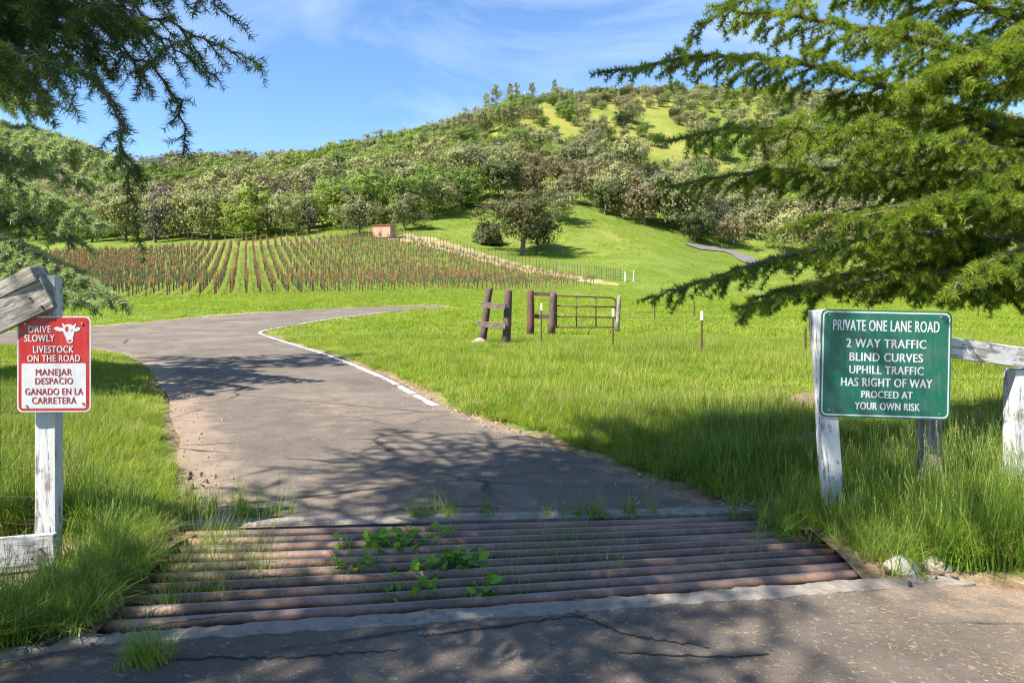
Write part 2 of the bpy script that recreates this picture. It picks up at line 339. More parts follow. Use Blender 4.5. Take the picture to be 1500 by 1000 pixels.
# ------------------------------------------------------------------ mesh helpers
class MB:
    def __init__(s): s.v = []; s.f = []; s.m = []; s.mi = 0; s.n = 0
    def add(s, vs, fs):
        b = s.n; s.v.extend([tuple(q) for q in vs]); s.n += len(vs)
        s.f.extend([tuple(b + i for i in f) for f in fs]); s.m.extend([s.mi] * len(fs))
    def box(s, c, size, rot=None, jit=0):
        x, y, z = (k / 2 for k in size); vs = []
        for sx, sy, sz in ((-1,-1,-1),(1,-1,-1),(1,1,-1),(-1,1,-1),(-1,-1,1),(1,-1,1),(1,1,1),(-1,1,1)):
            p = Vector((sx*x + random.uniform(-jit, jit), sy*y + random.uniform(-jit, jit), sz*z + random.uniform(-jit, jit)))
            if rot is not None: p = rot @ p
            vs.append(p + Vector(c))
        s.add(vs, [(3,2,1,0),(4,5,6,7),(0,1,5,4),(1,2,6,5),(2,3,7,6),(3,0,4,7)])
    def tube(s, pts, rad, k=6, cap=True):
        P = [Vector(p) for p in pts]; n = len(P)
        if not hasattr(rad, '__len__'): rad = [rad] * n
        vs = []; up = None
        for i in range(n):
            t = (P[min(i+1, n-1)] - P[max(i-1, 0)])
            if t.length < 1e-9: t = Vector((0, 0, 1))
            t.normalize()
            if up is None: up = t.orthogonal().normalized()
            up = (up - t * up.dot(t))
            up = up.normalized() if up.length > 1e-6 else t.orthogonal().normalized()
            q = t.cross(up)
            for j in range(k):
                a = 2 * math.pi * j / k; vs.append(P[i] + (up * math.cos(a) + q * math.sin(a)) * rad[i])
        fs = [(i*k + j, i*k + (j+1) % k, (i+1)*k + (j+1) % k, (i+1)*k + j) for i in range(n-1) for j in range(k)]
        if cap: fs += [tuple(range(k-1, -1, -1)), tuple(range((n-1)*k, n*k))]
        s.add(vs, fs)
    def mesh(s, name, mats, smooth=False, org=(0,0,0)):
        me = bpy.data.meshes.new(name); o = org
        me.from_pydata([(a-o[0], b-o[1], c-o[2]) for a, b, c in s.v], [], s.f)
        for m in (mats if isinstance(mats, (list, tuple)) else [mats]): me.materials.append(m)
        if max(s.m, default=0): me.polygons.foreach_set('material_index', s.m)
        if smooth: me.polygons.foreach_set('use_smooth', [True] * len(s.f))
        me.update(); return me
def npmesh(name, V, Fc, mat, smooth=False):
    me = bpy.data.meshes.new(name); V = np.asarray(V, np.float32); Fc = np.asarray(Fc, np.int32); k = Fc.shape[1]
    me.vertices.add(len(V)); me.vertices.foreach_set('co', V.ravel())
    me.loops.add(Fc.size); me.loops.foreach_set('vertex_index', Fc.ravel())
    me.polygons.add(len(Fc)); me.polygons.foreach_set('loop_start', np.arange(0, Fc.size, k, dtype=np.int32))
    if smooth: me.polygons.foreach_set('use_smooth', np.ones(len(Fc), bool))
    me.update(calc_edges=True); me.validate()
    if mat: me.materials.append(mat)
    return me
def link(name, me, parent=None, **kw):
    o = bpy.data.objects.new(name, me); COL.objects.link(o)
    if parent: o.parent = parent
    for k, v in kw.items(): o[k] = v
    return o
def thing(name, label, cat, loc=(0,0,0), group=None, rz=0):
    o = bpy.data.objects.new(name, None); COL.objects.link(o); o.location = loc; o.rotation_euler = (0, 0, rz)
    o['label'] = label; o['category'] = cat; o.empty_display_size = .2
    if group: o['group'] = group
    return o
def part(name, mb, mat, root, smooth=False, **kw):   # mb in world coordinates, root an unrotated Empty
    o = link(name, mb.mesh(name, mat, smooth, root.location), root, **kw); return o
def bevel(o, w=.006, seg=2):
    b = o.modifiers.new('bevel', 'BEVEL'); b.width = w; b.segments = seg; b.limit_method = 'ANGLE'; return o
def scatter_group():
    cache = {}
    def get(protos):
        key = tuple(p.name for p in protos)
        if key in cache: return cache[key]
        g = bpy.data.node_groups.new('scatter', 'GeometryNodeTree')
        g.interface.new_socket('Geometry', in_out='INPUT', socket_type='NodeSocketGeometry')
        g.interface.new_socket('Geometry', in_out='OUTPUT', socket_type='NodeSocketGeometry')
        N, L = g.nodes, g.links; gi = N.new('NodeGroupInput'); go = N.new('NodeGroupOutput')
        jn = N.new('GeometryNodeJoinGeometry')
        for p in protos:
            oi = N.new('GeometryNodeObjectInfo'); oi.inputs['Object'].default_value = p; oi.inputs['As Instance'].default_value = True
            L.new(oi.outputs['Geometry'], jn.inputs[0])
        ip = N.new('GeometryNodeInstanceOnPoints'); ip.inputs['Pick Instance'].default_value = True
        def na(nm, ty):
            a = N.new('GeometryNodeInputNamedAttribute'); a.data_type = ty; a.inputs['Name'].default_value = nm; return a.outputs['Attribute']
        er = N.new('FunctionNodeEulerToRotation'); L.new(na('rot', 'FLOAT_VECTOR'), er.inputs[0])
        L.new(gi.outputs[0], ip.inputs['Points']); L.new(jn.outputs[0], ip.inputs['Instance'])
        L.new(er.outputs[0], ip.inputs['Rotation']); L.new(na('scl', 'FLOAT_VECTOR'), ip.inputs['Scale']); L.new(na('idx', 'INT'), ip.inputs['Instance Index'])
        L.new(ip.outputs[0], go.inputs[0]); cache[key] = g; return g
    return get
_sg = scatter_group()
def scatter(name, P, rot, scl, protos, idx=None, parent=None, **kw):
    P = np.asarray(P, np.float32); n = len(P)
    me = bpy.data.meshes.new(name); me.vertices.add(n); me.vertices.foreach_set('co', P.ravel())
    scl = np.asarray(scl, np.float32)
    if scl.ndim == 1: scl = np.repeat(scl[:, None], 3, 1)
    a = me.attributes.new('rot', 'FLOAT_VECTOR', 'POINT'); a.data.foreach_set('vector', np.asarray(rot, np.float32).ravel())
    a = me.attributes.new('scl', 'FLOAT_VECTOR', 'POINT'); a.data.foreach_set('vector', np.ascontiguousarray(scl).ravel())
    if idx is None: idx = RNG.integers(0, len(protos), n)
    a = me.attributes.new('idx', 'INT', 'POINT'); a.data.foreach_set('value', np.asarray(idx, np.int32))
    o = link(name, me, parent, kind='stuff', **kw); m = o.modifiers.new('scatter', 'NODES'); m.node_group = _sg(protos); return o
def proto(name, me): return bpy.data.objects.new(name, me)    # geometry source of a scatter

# ------------------------------------------------------------------ ground sheet
def axis(lo, hi, c, s0, g):
    out = [c]; s = s0
    while out[-1] < hi: out.append(out[-1] + s); s = min(s * g, 6)
    o2 = [c]; s = s0
    while o2[-1] > lo: o2.append(o2[-1] - s); s = min(s * g, 6)
    return np.array(sorted(set(out + o2)))
xs = axis(-900, 1300, 0, .11, 1.018)
ys = np.concatenate([np.arange(-40, -1, 2.0), np.arange(-1, 7, .12), axis(7, 30, 7, .13, 1.02)[1:]])
yy = [ys[-1]]; s = .3
while yy[-1] < 560: yy.append(yy[-1] + s); s = min(s * 1.022, 2.5)
ys = np.concatenate([ys, yy[1:]])
ys = np.concatenate([ys, np.arange(ys[-1] + 20, 1500, 60)])
X, Y = np.meshgrid(xs, ys); Xf, Yf = X.ravel(), Y.ravel(); Zf = gz(Xf, Yf)
onroad = inpoly(Xf, Yf, ROAD) | inpoly(Xf, Yf, APRON)
dr = np.minimum(pdist(Xf, Yf, ROAD), pdist(Xf, Yf, APRON))
Zf = np.where(onroad & (dr > .05), Zf - .06, Zf)
Zf = Zf + np.where(~onroad & (Yf < 20), .05 * sst(.0, .5, dr), 0)
FRd = pdist(Xf, Yf, [(p.x, p.y) for p in FARROAD], False)
dirt = np.where(onroad, 1, sst(.5, .05, dr) * (.35 + .6 * vnoise(Xf, Yf, .8)))
dG = pdist(Xf, Yf, GUARD); dirt = np.maximum(dirt, sst(.7, .1, dG) * 1.0)
dirt = np.maximum(dirt, .8 * sst(.6, .1, np.hypot((Xf - 3.0) / 1.6, Yf - 6.6)))
dirt = np.maximum(dirt, .9 * sst(0, .3, Xf + 4.8) * sst(-2.6, -2.9, Xf) * sst(3.2, 3.5, Yf) * sst(5.0, 4.75, Yf))
dry = np.where(inpoly(Xf, Yf, DRYS), 1.2, 0) * sst(0, .8, pdist(Xf, Yf, DRYS))
dry = np.where(inpoly(Xf, Yf, VINE), .24, dry)
dry = np.maximum(dry, .55 * sst(2.2, .3, pdist(Xf, Yf, ROAD)) * (Yf > 9))
dVt = pdist(Xf, Yf, [VC, VD], False); reddirt = .9 * sst(3.0, .5, dVt) * (Xf < -35)
dirt = np.maximum(dirt, reddirt)
U = 750 + F * Xf / np.maximum(Yf, 1)
gold = sst(210, 260, Yf) * (sst(640, 760, U) * sst(1250, 1050, U)) * (.02 + .80 * vnoise(Xf + .5 * Yf, Yf, 20)) + .12 * sst(120, 160, Yf)
gold = np.maximum(gold, sst(12, 4, np.hypot(U - 760, 0)) * 0)
W_, H_ = len(xs), len(ys); idx = np.arange(W_ * H_).reshape(H_, W_)
quads = np.stack([idx[:-1, :-1], idx[:-1, 1:], idx[1:, 1:], idx[1:, :-1]], -1).reshape(-1, 4)
cx = (Xf[quads[:, 0]] + Xf[quads[:, 2]]) / 2; cy = (Yf[quads[:, 0]] + Yf[quads[:, 2]]) / 2
hole = [(-2.05, 3.24), (2.10, 3.90), (1.84, 5.14), (-2.24, 4.80)]
quads = quads[~inpoly(cx, cy, hole)]
me = npmesh('ground', np.stack([Xf, Yf, Zf], 1), quads, M_GROUND, True)
def setmask(me, r, g, b):
    a = me.color_attributes.new('masks', 'FLOAT_COLOR', 'POINT')
    a.data.foreach_set('color', np.stack([r, g, b, np.ones_like(r)], 1).astype(np.float32).ravel())
setmask(me, dirt, dry, gold)
link('ground', me, kind='structure')

def sheet(name, poly, step, mat, dz, maskfn=None, sub=None):
    poly = [Vector((float(p[0]), float(p[1]))) for p in poly]; P2 = [(p.x, p.y) for p in poly]
    ax = np.arange(min(p[0] for p in P2), max(p[0] for p in P2), step); ay = []
    y = min(p[1] for p in P2); ymax = max(p[1] for p in P2)
    while y < ymax: ay.append(y); y += step * max(1, y / 10)
    X, Y = np.meshgrid(ax, ay); X = X.ravel(); Y = Y.ravel()
    k = inpoly(X, Y, P2); X, Y = X[k], Y[k]; k = pdist(X, Y, P2) > step * .4; X, Y = X[k], Y[k]
    pts = poly + [Vector((float(a), float(b))) for a, b in zip(X, Y)]
    n = len(poly); vo, eo, fo, *_ = delaunay_2d_cdt(pts, [(i, (i + 1) % n) for i in range(n)], [], 1, 1e-5)
    V = np.array([(v.x, v.y) for v in vo]); z = gz(V[:, 0], V[:, 1]) + dz
    me = npmesh(name, np.column_stack([V, z]), np.array([tuple(f) for f in fo if len(f) == 3]), mat, True)
    if maskfn: setmask(me, *maskfn(V[:, 0], V[:, 1]))
    return link(name, me, kind='structure')
def roadmask(x, y):
    d = pdist(x, y, [(p[0], p[1]) for p in ledge_near], False)
    d2 = pdist(x, y, [(p[0], p[1]) for p in redge], False)
    s = .80 * sst(1.0, .05, d) * (y > 4) + .6 * sst(.5, .05, d2) * (y < 12)
    s = np.maximum(s, .46 * np.exp(-(((x + 2.2 + (y - 9) * .35) / 1.0) ** 2 + ((y - 10) / 3.2) ** 2)))
    s = np.maximum(s, .42 * np.exp(-(((x + 1.3) / 2.2) ** 2 + ((y - 5.6) / 1.2) ** 2)))
    dark_band = .9 * np.exp(-(((x - 1.0 + (y - 7) * .4) / 1.6) ** 2 + ((y - 6.8) / .5) ** 2)) * vnoise(x, y, .5)  # slanting dark band in the asphalt colour, broken up by noise
    return s, dark_band, s * 0
sheet('road', ROAD, .2, M_ROAD, .012, roadmask)
def apmask(x, y):
    s = .35 + .35 * sst(1.0, 3.0, x); s = s * vnoise(x, y, 1.4) * 1.3
    return s, .5 * vnoise(x * 1.3, y * 3, 1.1) * sst(2.5, 0, x), s * 0
sheet('road_apron', APRON, .15, M_ROAD, .012, apmask)
FR = catmull([(p.x, p.y) for p in FARROAD], 5); FRL = []; FRR = []
for i, p in enumerate(FR):
    t = FR[min(i+1, len(FR)-1)] - FR[max(i-1, 0)]; t = t / (np.hypot(*t) + 1e-9); n_ = np.array([-t[1], t[0]])
    FRL.append(tuple(p + n_ * 2.3)); FRR.append(tuple(p - n_ * 2.3))
mb = MB()
for i in range(len(FR) - 1):
    q = [FRL[i], FRR[i], FRR[i+1], FRL[i+1]]
    mb.add([(a, b, GZ(a, b) + .22) for a, b in q], [(0, 1, 2, 3)])
M_FARR = simple('far_asphalt', (.17, .15, .14), (.12, .105, .10), 1, .9, .2)
link('distant_road', mb.mesh('distant_road', M_FARR), kind='structure')
# painted edge line, worn
mb = MB(); E = [np.array(p) for p in redge]
def edge_line(i0, i1, w, off, dz=.018):
    pts = E[i0:i1]; fine = catmull(pts, 6); prev = None
    for i, p in enumerate(fine):
        t = fine[min(i+1, len(fine)-1)] - fine[max(i-1, 0)]; t /= np.hypot(*t) + 1e-9; nn_ = np.array([-t[1], t[0]])
        ww = w * (.8 + .45 * _r.random()); a = p + nn_ * off; b = p + nn_ * (off + ww)
        if prev is not None and _r.random() > .012: mb.add([(q[0], q[1], GZ(*q) + dz) for q in (prev[0], a, b, prev[1])], [(0, 1, 2, 3)])
        prev = (a, b)
edge_line(18, 49, .105, .06)
edge_line(50, 64, .10, .2)
link('road_edge_line', mb.mesh('road_edge_line', M_PAINT), kind='structure')

# ------------------------------------------------------------------ cattle guard
def lerp(a, b, t): return tuple(a[i] + (b[i] - a[i]) * t for i in range(len(a)))
mb = MB(); B = [(-2.35, 3.1), (2.4, 3.8), (2.1, 5.3), (-2.5, 4.95)]; bz = -.34
n = 24; vs = []
for j in range(n + 1):
    for i in range(2 * n + 1):
        p = lerp(lerp(B[0], B[1], i / (2*n)), lerp(B[3], B[2], i / (2*n)), j / n)
        e = min(i, 2*n - i) / 5.0; hz = bz + max(0, (1 - e)) * .28 + .07 * float(vnoise(p[0]*3, p[1]*3, .5))
        vs.append((p[0], p[1], hz))
mb.add(vs, [(j*(2*n+1)+i, j*(2*n+1)+i+1, (j+1)*(2*n+1)+i+1, (j+1)*(2*n+1)+i) for j in range(n) for i in range(2*n)])
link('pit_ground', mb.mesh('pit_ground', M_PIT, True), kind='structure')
def slab(name, top, dz, depth, mat, seg=150, amp=.02, label=None):
    """long concrete kerb between two edges, uneven, with a front face"""
    mb = MB(); a0, a1, b0, b1 = top; vs = []
    for i in range(seg + 1):
        t = i / seg; A = lerp(a0, a1, t); Bp = lerp(b0, b1, t)
        jA = (vnoise(t * 90, 3, 1) - .5) * amp * .8 + (vnoise(t * 400, 3, 1) - .5) * amp * .25; jB = (vnoise(t * 60, 9, 1.3) - .5) * amp * .9 + (vnoise(t * 400, 7, 1) - .5) * amp * .4; h = dz + (vnoise(t * 30, 5, 2) - .5) * .012 + (vnoise(t * 300, 5, 2) - .5) * .008
        vs += [(A[0], A[1] + jA, -depth), (A[0], A[1] + jA, h - .012), (A[0], A[1] + jA + (.012 if b0[1] > a0[1] else -.012), h), (Bp[0], Bp[1] + jB, h), (Bp[0], Bp[1] + jB, -depth)]
    fs = []
    for i in range(seg):
        for k in range(4): fs.append((i*5+k, i*5+k+1, (i+1)*5+k+1, (i+1)*5+k))
    fs += [(0, 1, 2, 3, 4), tuple(seg*5 + k for k in (4, 3, 2, 1, 0))]
    mb.add(vs, fs); return link(name, mb.mesh(name, mat, False), kind='structure')
slab('far_concrete_kerb', ((-2.40, 4.80), (2.02, 5.13), (-2.45, 4.92), (1.95, 5.25)), .02, .36, M_CONC, amp=.025)
slab('near_concrete_kerb', ((-2.12, 3.27), (2.55, 4.01), (-2.14, 3.145), (2.62, 3.855)), .016, .36, M_CONC, amp=.03)
g = thing('cattle_guard', 'cattle guard of rusty steel pipes across the road with weeds between the pipes', 'cattle guard', (0, 4.2, 0))
NP = 10
for i in range(NP):
    t = i / (NP - 1); l = lerp((-2.15, 3.39), (-2.28, 4.70), t); r = lerp((2.26, 4.08), (1.95, 5.05), t)
    mb = MB(); dl = random.uniform(-.05, .05); dr_ = random.uniform(-.03, .04); pts = []
    for k in range(13):
        s = k / 12; p = lerp(l, r, s); pts.append((p[0] + dl * (1 - s) + dr_ * s, p[1], -.014 - .010 * math.sin(math.pi * s) + random.uniform(-.002, .002)))
    mb.tube(pts, .031, 14); part('pipe', mb, M_PIPE, g, True)
for s in (.08, .36, .64, .92):
    mb = MB(); a = lerp((-2.05, 3.36), (2.12, 4.02), s); b = lerp((-2.18, 4.74), (1.84, 5.08), s)
    mid = ((a[0]+b[0])/2, (a[1]+b[1])/2, -.125); ln = math.hypot(b[0]-a[0], b[1]-a[1])
    mb.box(mid, (.07, ln, .11), Matrix.Rotation(-math.atan2(b[0]-a[0], b[1]-a[1]), 3, 'Z')); part('support_beam', mb, M_RUST, g)

# ------------------------------------------------------------------ boards, posts, signs
def board_obj(name, a, b, w, th, mat, root, wdir=(0, 0, 1), jit=.004, seg=8, **kw):
    """timber from a to b; wdir = direction of its wide face height"""
    a = Vector(a); b = Vector(b); t = (b - a).normalized(); wd = Vector(wdir); wd = (wd - t * wd.dot(t)).normalized(); nd = t.cross(wd)
    mb = MB(); L_ = (b - a).length; vs = []
    # local mesh along X or Z so that the grain follows it
    along_z = abs(t.z) > .7
    for i in range(seg + 1):
        s = i / seg * L_
        for sw, sn in ((-1, -1), (1, -1), (1, 1), (-1, 1)):
            q = (sw * w / 2 + random.uniform(-jit, jit), sn * th / 2 + random.uniform(-jit, jit) * .6)
            vs.append((q[0], q[1], s) if along_z else (s, q[1], q[0]))
    fs = [(i*4 + k, i*4 + (k+1) % 4, (i+1)*4 + (k+1) % 4, (i+1)*4 + k) for i in range(seg) for k in range(4)] + [(3, 2, 1, 0), tuple(seg*4 + k for k in range(4))]
    if not along_z: fs = [tuple(reversed(f)) for f in fs]
    mb.add(vs, fs); o = link(name, mb.mesh(name, mat), root, **kw)
    if along_z: X_, Y_, Z_ = wd, t.cross(wd), t
    else: X_, Z_ = t, wd; Y_ = Z_.cross(X_)
    m = Matrix((X_, Y_, Z_)).transposed().to_4x4(); m.translation = a - root.location; o.matrix_local = m
    bevel(o, .005, 1); return o
LW = thing('fence_wing', 'weathered white wooden gate wing carrying the red livestock sign', 'fence', (-2.98, 4.4, -.2))
board_obj('post', (-2.985, 4.40, -.45), (-2.985, 4.40, 1.765), .135, .075, M_WP, LW, (1, 0, 0), label='peeling white square post')
board_obj('brace_board', (-4.9, 4.22, .72), (-2.92, 4.31, 1.655), .205, .045, M_BARX, LW)
board_obj('brace_board', (-4.9, 4.40, .86), (-2.99, 4.30 + .035, 1.775), .10, .15, M_BARX, LW)
board_obj('bottom_board', (-5.2, 4.20, -.12), (-2.88, 4.315, .03), .215, .045, M_WPX, LW)
for (x, z) in ((-3.02, 1.62), (-2.95, 1.57), (-2.96, .05), (-3.01, -.01)):
    mb = MB(); mb.tube([(x, 4.285, z), (x, 4.27, z)], .007, 8); part('nail', mb, M_RUST, LW)

FONTS = {}
def text_mesh(txt, height, width, bold=.0012, depth=.0032):
    """flat lettering: cap height and width in metres; strokes thickened by three slightly shifted layers of film"""
    def raw(t):
        cu = bpy.data.curves.new('t', 'FONT'); cu.body = t; cu.align_x = 'CENTER'; cu.size = 1; cu.resolution_u = 4; cu.space_character = 1.08
        o = bpy.data.objects.new('t', cu); COL.objects.link(o); bpy.context.view_layer.update()
        me = bpy.data.meshes.new_from_object(o.evaluated_get(bpy.context.evaluated_depsgraph_get())); bpy.data.objects.remove(o)
        v = np.zeros(len(me.vertices) * 3, np.float32); me.vertices.foreach_get('co', v); return me, v.reshape(-1, 3)
    cap = raw('E')[1][:, 1].max(); me, v = raw(txt); lo, hi = v.min(0), v.max(0); sx = (width - 2 * bold) / (hi[0] - lo[0]); sy = height / cap
    V, Fs = [], []
    for k, dx in enumerate((-bold, 0, bold)):
        b = len(V)
        V += [((a[0] - (lo[0] + hi[0]) / 2) * sx + dx, -depth - .00025 * k, a[1] * sy) for a in v]; Fs += [[b + q for q in p.vertices] for p in me.polygons]
    m2 = bpy.data.meshes.new('lettering'); m2.from_pydata([tuple(float(c) for c in q) for q in V], [], Fs); m2.update(); return m2
def rrect(w, h, r, n=6):
    pts = []
    for cx_, cz_, a0 in ((w/2-r, h/2-r, 0), (-w/2+r, h/2-r, 90), (-w/2+r, -h/2+r, 180), (w/2-r, -h/2+r, 270)):
        for k in range(n + 1):
            a = R(a0 + 90 * k / n); pts.append((cx_ + r * math.cos(a), cz_ + r * math.sin(a)))
    return pts
def plate(name, w, h, r, y0, y1, mat, root, off=(0, 0)):
    mb = MB(); p = rrect(w, h, r); n = len(p)
    vs = [(a + off[0], y0, b + off[1]) for a, b in p] + [(a + off[0], y1, b + off[1]) for a, b in p]
    fs = [tuple(range(n-1, -1, -1)), tuple(range(n, 2*n))] + [(i, (i+1) % n, n + (i+1) % n, n + i) for i in range(n)]
    mb.add(vs, fs); return link(name, mb.mesh(name, mat), root)
def signpaint(name, c, rough=.35):
    m, N, L, bs = newmat(name); n = noise(N, L, objco(N), 6, 6, .7)
    mp = N.new('ShaderNodeMapping'); mp.inputs['Scale'].default_value = (22, 22, 2.2); L.new(objco(N), mp.inputs['Vector']); n2 = noise(N, L, mp.outputs[0], 2, 7, .75); n3 = noise(N, L, objco(N), 60, 4, .8)
    cc = mix(N, L, ramp(N, L, n.outputs['Fac'], [(.4, (0,0,0)), (.8, (1,1,1))]).outputs[0], c, tuple(x * .72 + .05 for x in c))
    cc = mix(N, L, math_(N, L, 'MULTIPLY', ramp(N, L, n2.outputs['Fac'], [(.52, (0,0,0)), (.72, (1,1,1))]).outputs[0], .38), cc, (.20, .18, .15))
    cc = mix(N, L, math_(N, L, 'MULTIPLY', ramp(N, L, n3.outputs['Fac'], [(.66, (0,0,0)), (.70, (1,1,1))]).outputs[0], .6), cc, (.16, .13, .11))
    L.new(cc, bs.inputs['Base Color']); bump(N, L, bs, n.outputs['Fac'], .15, .01)
    bs.inputs['Roughness'].default_value = rough; return m
M_SRED = signpaint('sign_red', (.44, .014, .012)); M_SWHITE = signpaint('sign_white', (.58, .58, .59)); M_SGREEN = signpaint('sign_green', (.0, .105, .060), .45)
M_DRED = signpaint('sign_dark_red', (.30, .02, .02)); M_ALU = simple('bolt_metal', (.6, .55, .4), (.45, .4, .3), 30, .4, 0, metal=.8)
# red sign
RS = thing('livestock_sign', 'red and white livestock warning sign with a cow head on the peeling post', 'sign', (-2.895, 4.315, 1.205), rz=R(2))
px = .0044
plate('panel', .455, .605, .035, 0, .004, M_SWHITE, RS)
plate('red_border', .437, .587, .030, -.0010, .0, M_SRED, RS)
plate('white_panel', .397, .283, .010, -.0020, -.0010, M_SWHITE, RS, (0, -.137))
def redtext(txt, u0, v0, u1, v1, mat, bold=.0013):   # box in the zoomed picture of the sign: panel u 80..402, v 326..748
    s = .605 / 422; w_ = (u1 - u0) * s; h_ = (v1 - v0) * s
    o = link('lettering', text_mesh(txt, h_, w_, bold, .0032), RS); o.data.materials.append(mat)
    o.location = (((u0 + u1) / 2 - 241) * s, 0, -(v1 - 537) * s)
for a in (('DRIVE', 132, 369, 230, 398), ('SLOWLY', 115, 408, 245, 438), ('LIVESTOCK', 152, 457, 328, 487), ('ON THE ROAD', 127, 497, 355, 526)): redtext(*a, M_SWHITE)
for a in (('MANEJAR', 163, 558, 320, 586), ('DESPACIO', 161, 597, 324, 625), ('GANADO EN LA', 118, 643, 368, 672), ('CARRETERA', 147, 682, 339, 711)): redtext(*a, M_DRED)
def flat(name, polys, mat, root, y, s=.605/422):
    mb = MB()
    for k, pl in enumerate(polys):
        n = len(pl); f = [((u - 241) * s, y - .0001 * k, -(v - 537) * s) for u, v in pl]
        mb.add(f, [tuple(range(n))])
    return link(name, mb.mesh(name, mat), root)
flat('cow_emblem', [[(240,379),(252,372),(270,376),(283,378),(280,368),(276,358),(281,357),(288,366),(300,361),(314,362),(325,368),(334,358),(338,360),(334,372),(331,380),(345,374),(357,378),(352,388),(340,394),(330,394),(328,408),(323,420),(325,434),(320,443),(308,446),(299,440),(296,430),(292,418),(285,404),(281,393),(266,393),(250,388)]], M_SWHITE, RS, -.0030)
flat('cow_face_patch', [[(291,374),(303,370),(305,384),(301,396),(294,394),(289,384)]], M_SRED, RS, -.0036)
flat('cow_eye', [[(317,386),(323,385),(322,391),(317,391)]], M_SRED, RS, -.0036)
flat('cow_muzzle', [[(302,431),(318,430),(317,437),(309,440),(303,437)]], M_SRED, RS, -.0036)
for u, v in ((119, 359), (364, 358), (124, 719), (367, 709)):
    s = .605/422; mb = MB(); x, z = (u - 241) * s, -(v - 537) * s; mb.tube([(x, -.001, z), (x, -.008, z)], .0075, 8); link('bolt', mb.mesh('bolt', M_ALU), RS)
# green sign
GP = thing('sign_post', 'leaning white post at the left edge of the green road sign', 'post', (2.32, 4.87, 0))
board_obj('post_timber', (2.325, 4.88, -.25), (2.195, 4.88, 1.535), .125, .10, M_WP, GP, (1, 0, 0), jit=.006)
GP2 = thing('sign_post', 'bare grey post under the right half of the green road sign', 'post', (3.08, 4.95, 0))
board_obj('post_timber', (3.045, 4.97, -.25), (3.03, 4.97, 1.48), .135, .10, M_BARE, GP2, (1, 0, 0), jit=.005)
GS = thing('road_rules_sign', 'green private one lane road sign with white lettering on two posts', 'sign', (2.625, 4.80, 1.153)); GS.rotation_euler = (0, R(1.2), R(-3))
plate('panel', .895, .757, .045, 0, .004, M_SGREEN, GS)
plate('white_border', .872, .735, .036, -.0010, 0, M_SWHITE, GS)
plate('green_field', .852, .715, .030, -.0020, -.0010, M_SGREEN, GS)
def gtext(txt, u0, v0, u1, v1, bold=.0019):           # zoomed picture: panel u 150..636, v 88..508
    s = .895 / 486; s2 = .757 / 418
    o = link('lettering', text_mesh(txt, (v1 - v0) * s2, (u1 - u0) * s, bold, .0032), GS); o.data.materials.append(M_SWHITE)
    o.location = (((u0 + u1) / 2 - 393) * s, 0, -(v1 - 298) * s2)
for a in (('PRIVATE ONE LANE ROAD', 194, 128, 590, 170, .0015), ('2 WAY TRAFFIC', 245, 201, 543, 234), ('BLIND CURVES', 258, 255, 531, 287), ('UPHILL TRAFFIC', 258, 305, 535, 336), ('HAS RIGHT OF WAY', 228, 353, 568, 385), ('PROCEED AT', 305, 402, 496, 429), ('YOUR OWN RISK', 281, 447, 524, 475)): gtext(*a)
for u, v in ((180, 110), (595, 110), (185, 480), (595, 485)):
    mb = MB(); x, z = (u - 393) * .895/486, -(v - 298) * .757/418; mb.tube([(x, -.001, z), (x, -.007, z)], .006, 8); link('bolt', mb.mesh('bolt', M_ALU), GS)
RW = thing('fence_wing', 'white rail on two white posts right of the green sign', 'fence', (3.65, 4.98, 0))
board_obj('post', (3.72, 5.0, -.2), (3.72, 5.0, 1.10), .16, .13, M_WP, RW, (1, 0, 0))
board_obj('rail', (3.06, 4.88, 1.275), (4.6, 5.0, 1.06), .145, .045, M_WPX, RW)
board_obj('post', (4.5, 5.12, -.2), (4.5, 5.12, 1.05), .14, .12, M_WP, RW, (1, 0, 0))

def wires(name, label, paths, root_loc, r=.0016, mat=None, cat='fence', uprights=None):
    g = thing(name, label, cat, root_loc); nn = 0
    for p in paths:
        mb = MB(); mb.tube(p, r, 4, False); part('wire', mb, mat or M_WIRE, g)
    return g
def sag(a, b, n=10, s=.02, j=.006):
    a = Vector(a); b = Vector(b)
    return [a.lerp(b, i / n) - Vector((0, 0, s * math.sin(math.pi * i / n))) + Vector((0, random.uniform(-j, j), random.uniform(-j, j))) for i in range(n + 1)]
pw = [sag((-2.98, 4.5, z), (-6.5, 5.2, z + .03), 12, .03) for z in (.12, .3, .48, .66, .86, 1.05, 1.2)]
pw += [sag((x, 4.5 + (-2.98 - x) * .2, .05), (x + .01, 4.5 + (-2.98 - x) * .2, 1.22), 5, 0, .004) for x in np.arange(-3.15, -6.0, -.3)]
wires('wire_fence', 'thin woven wire fence behind the red livestock sign', pw, (-4, 4.7, 0))
pw = [sag((3.06, 5.05, z), (6.5, 5.4, z), 12, .02) for z in (.15, .32, .5, .68, .86, 1.02, 1.15)]
pw += [sag((x, 5.05 + (x - 3.06) * .1, .1), (x, 5.05 + (x - 3.06) * .1, 1.16), 5, 0, .004) for x in np.arange(3.2, 6.2, .3)]
wires('wire_fence', 'thin woven wire fence under the white rail beside the green sign', pw, (4, 5.1, 0))

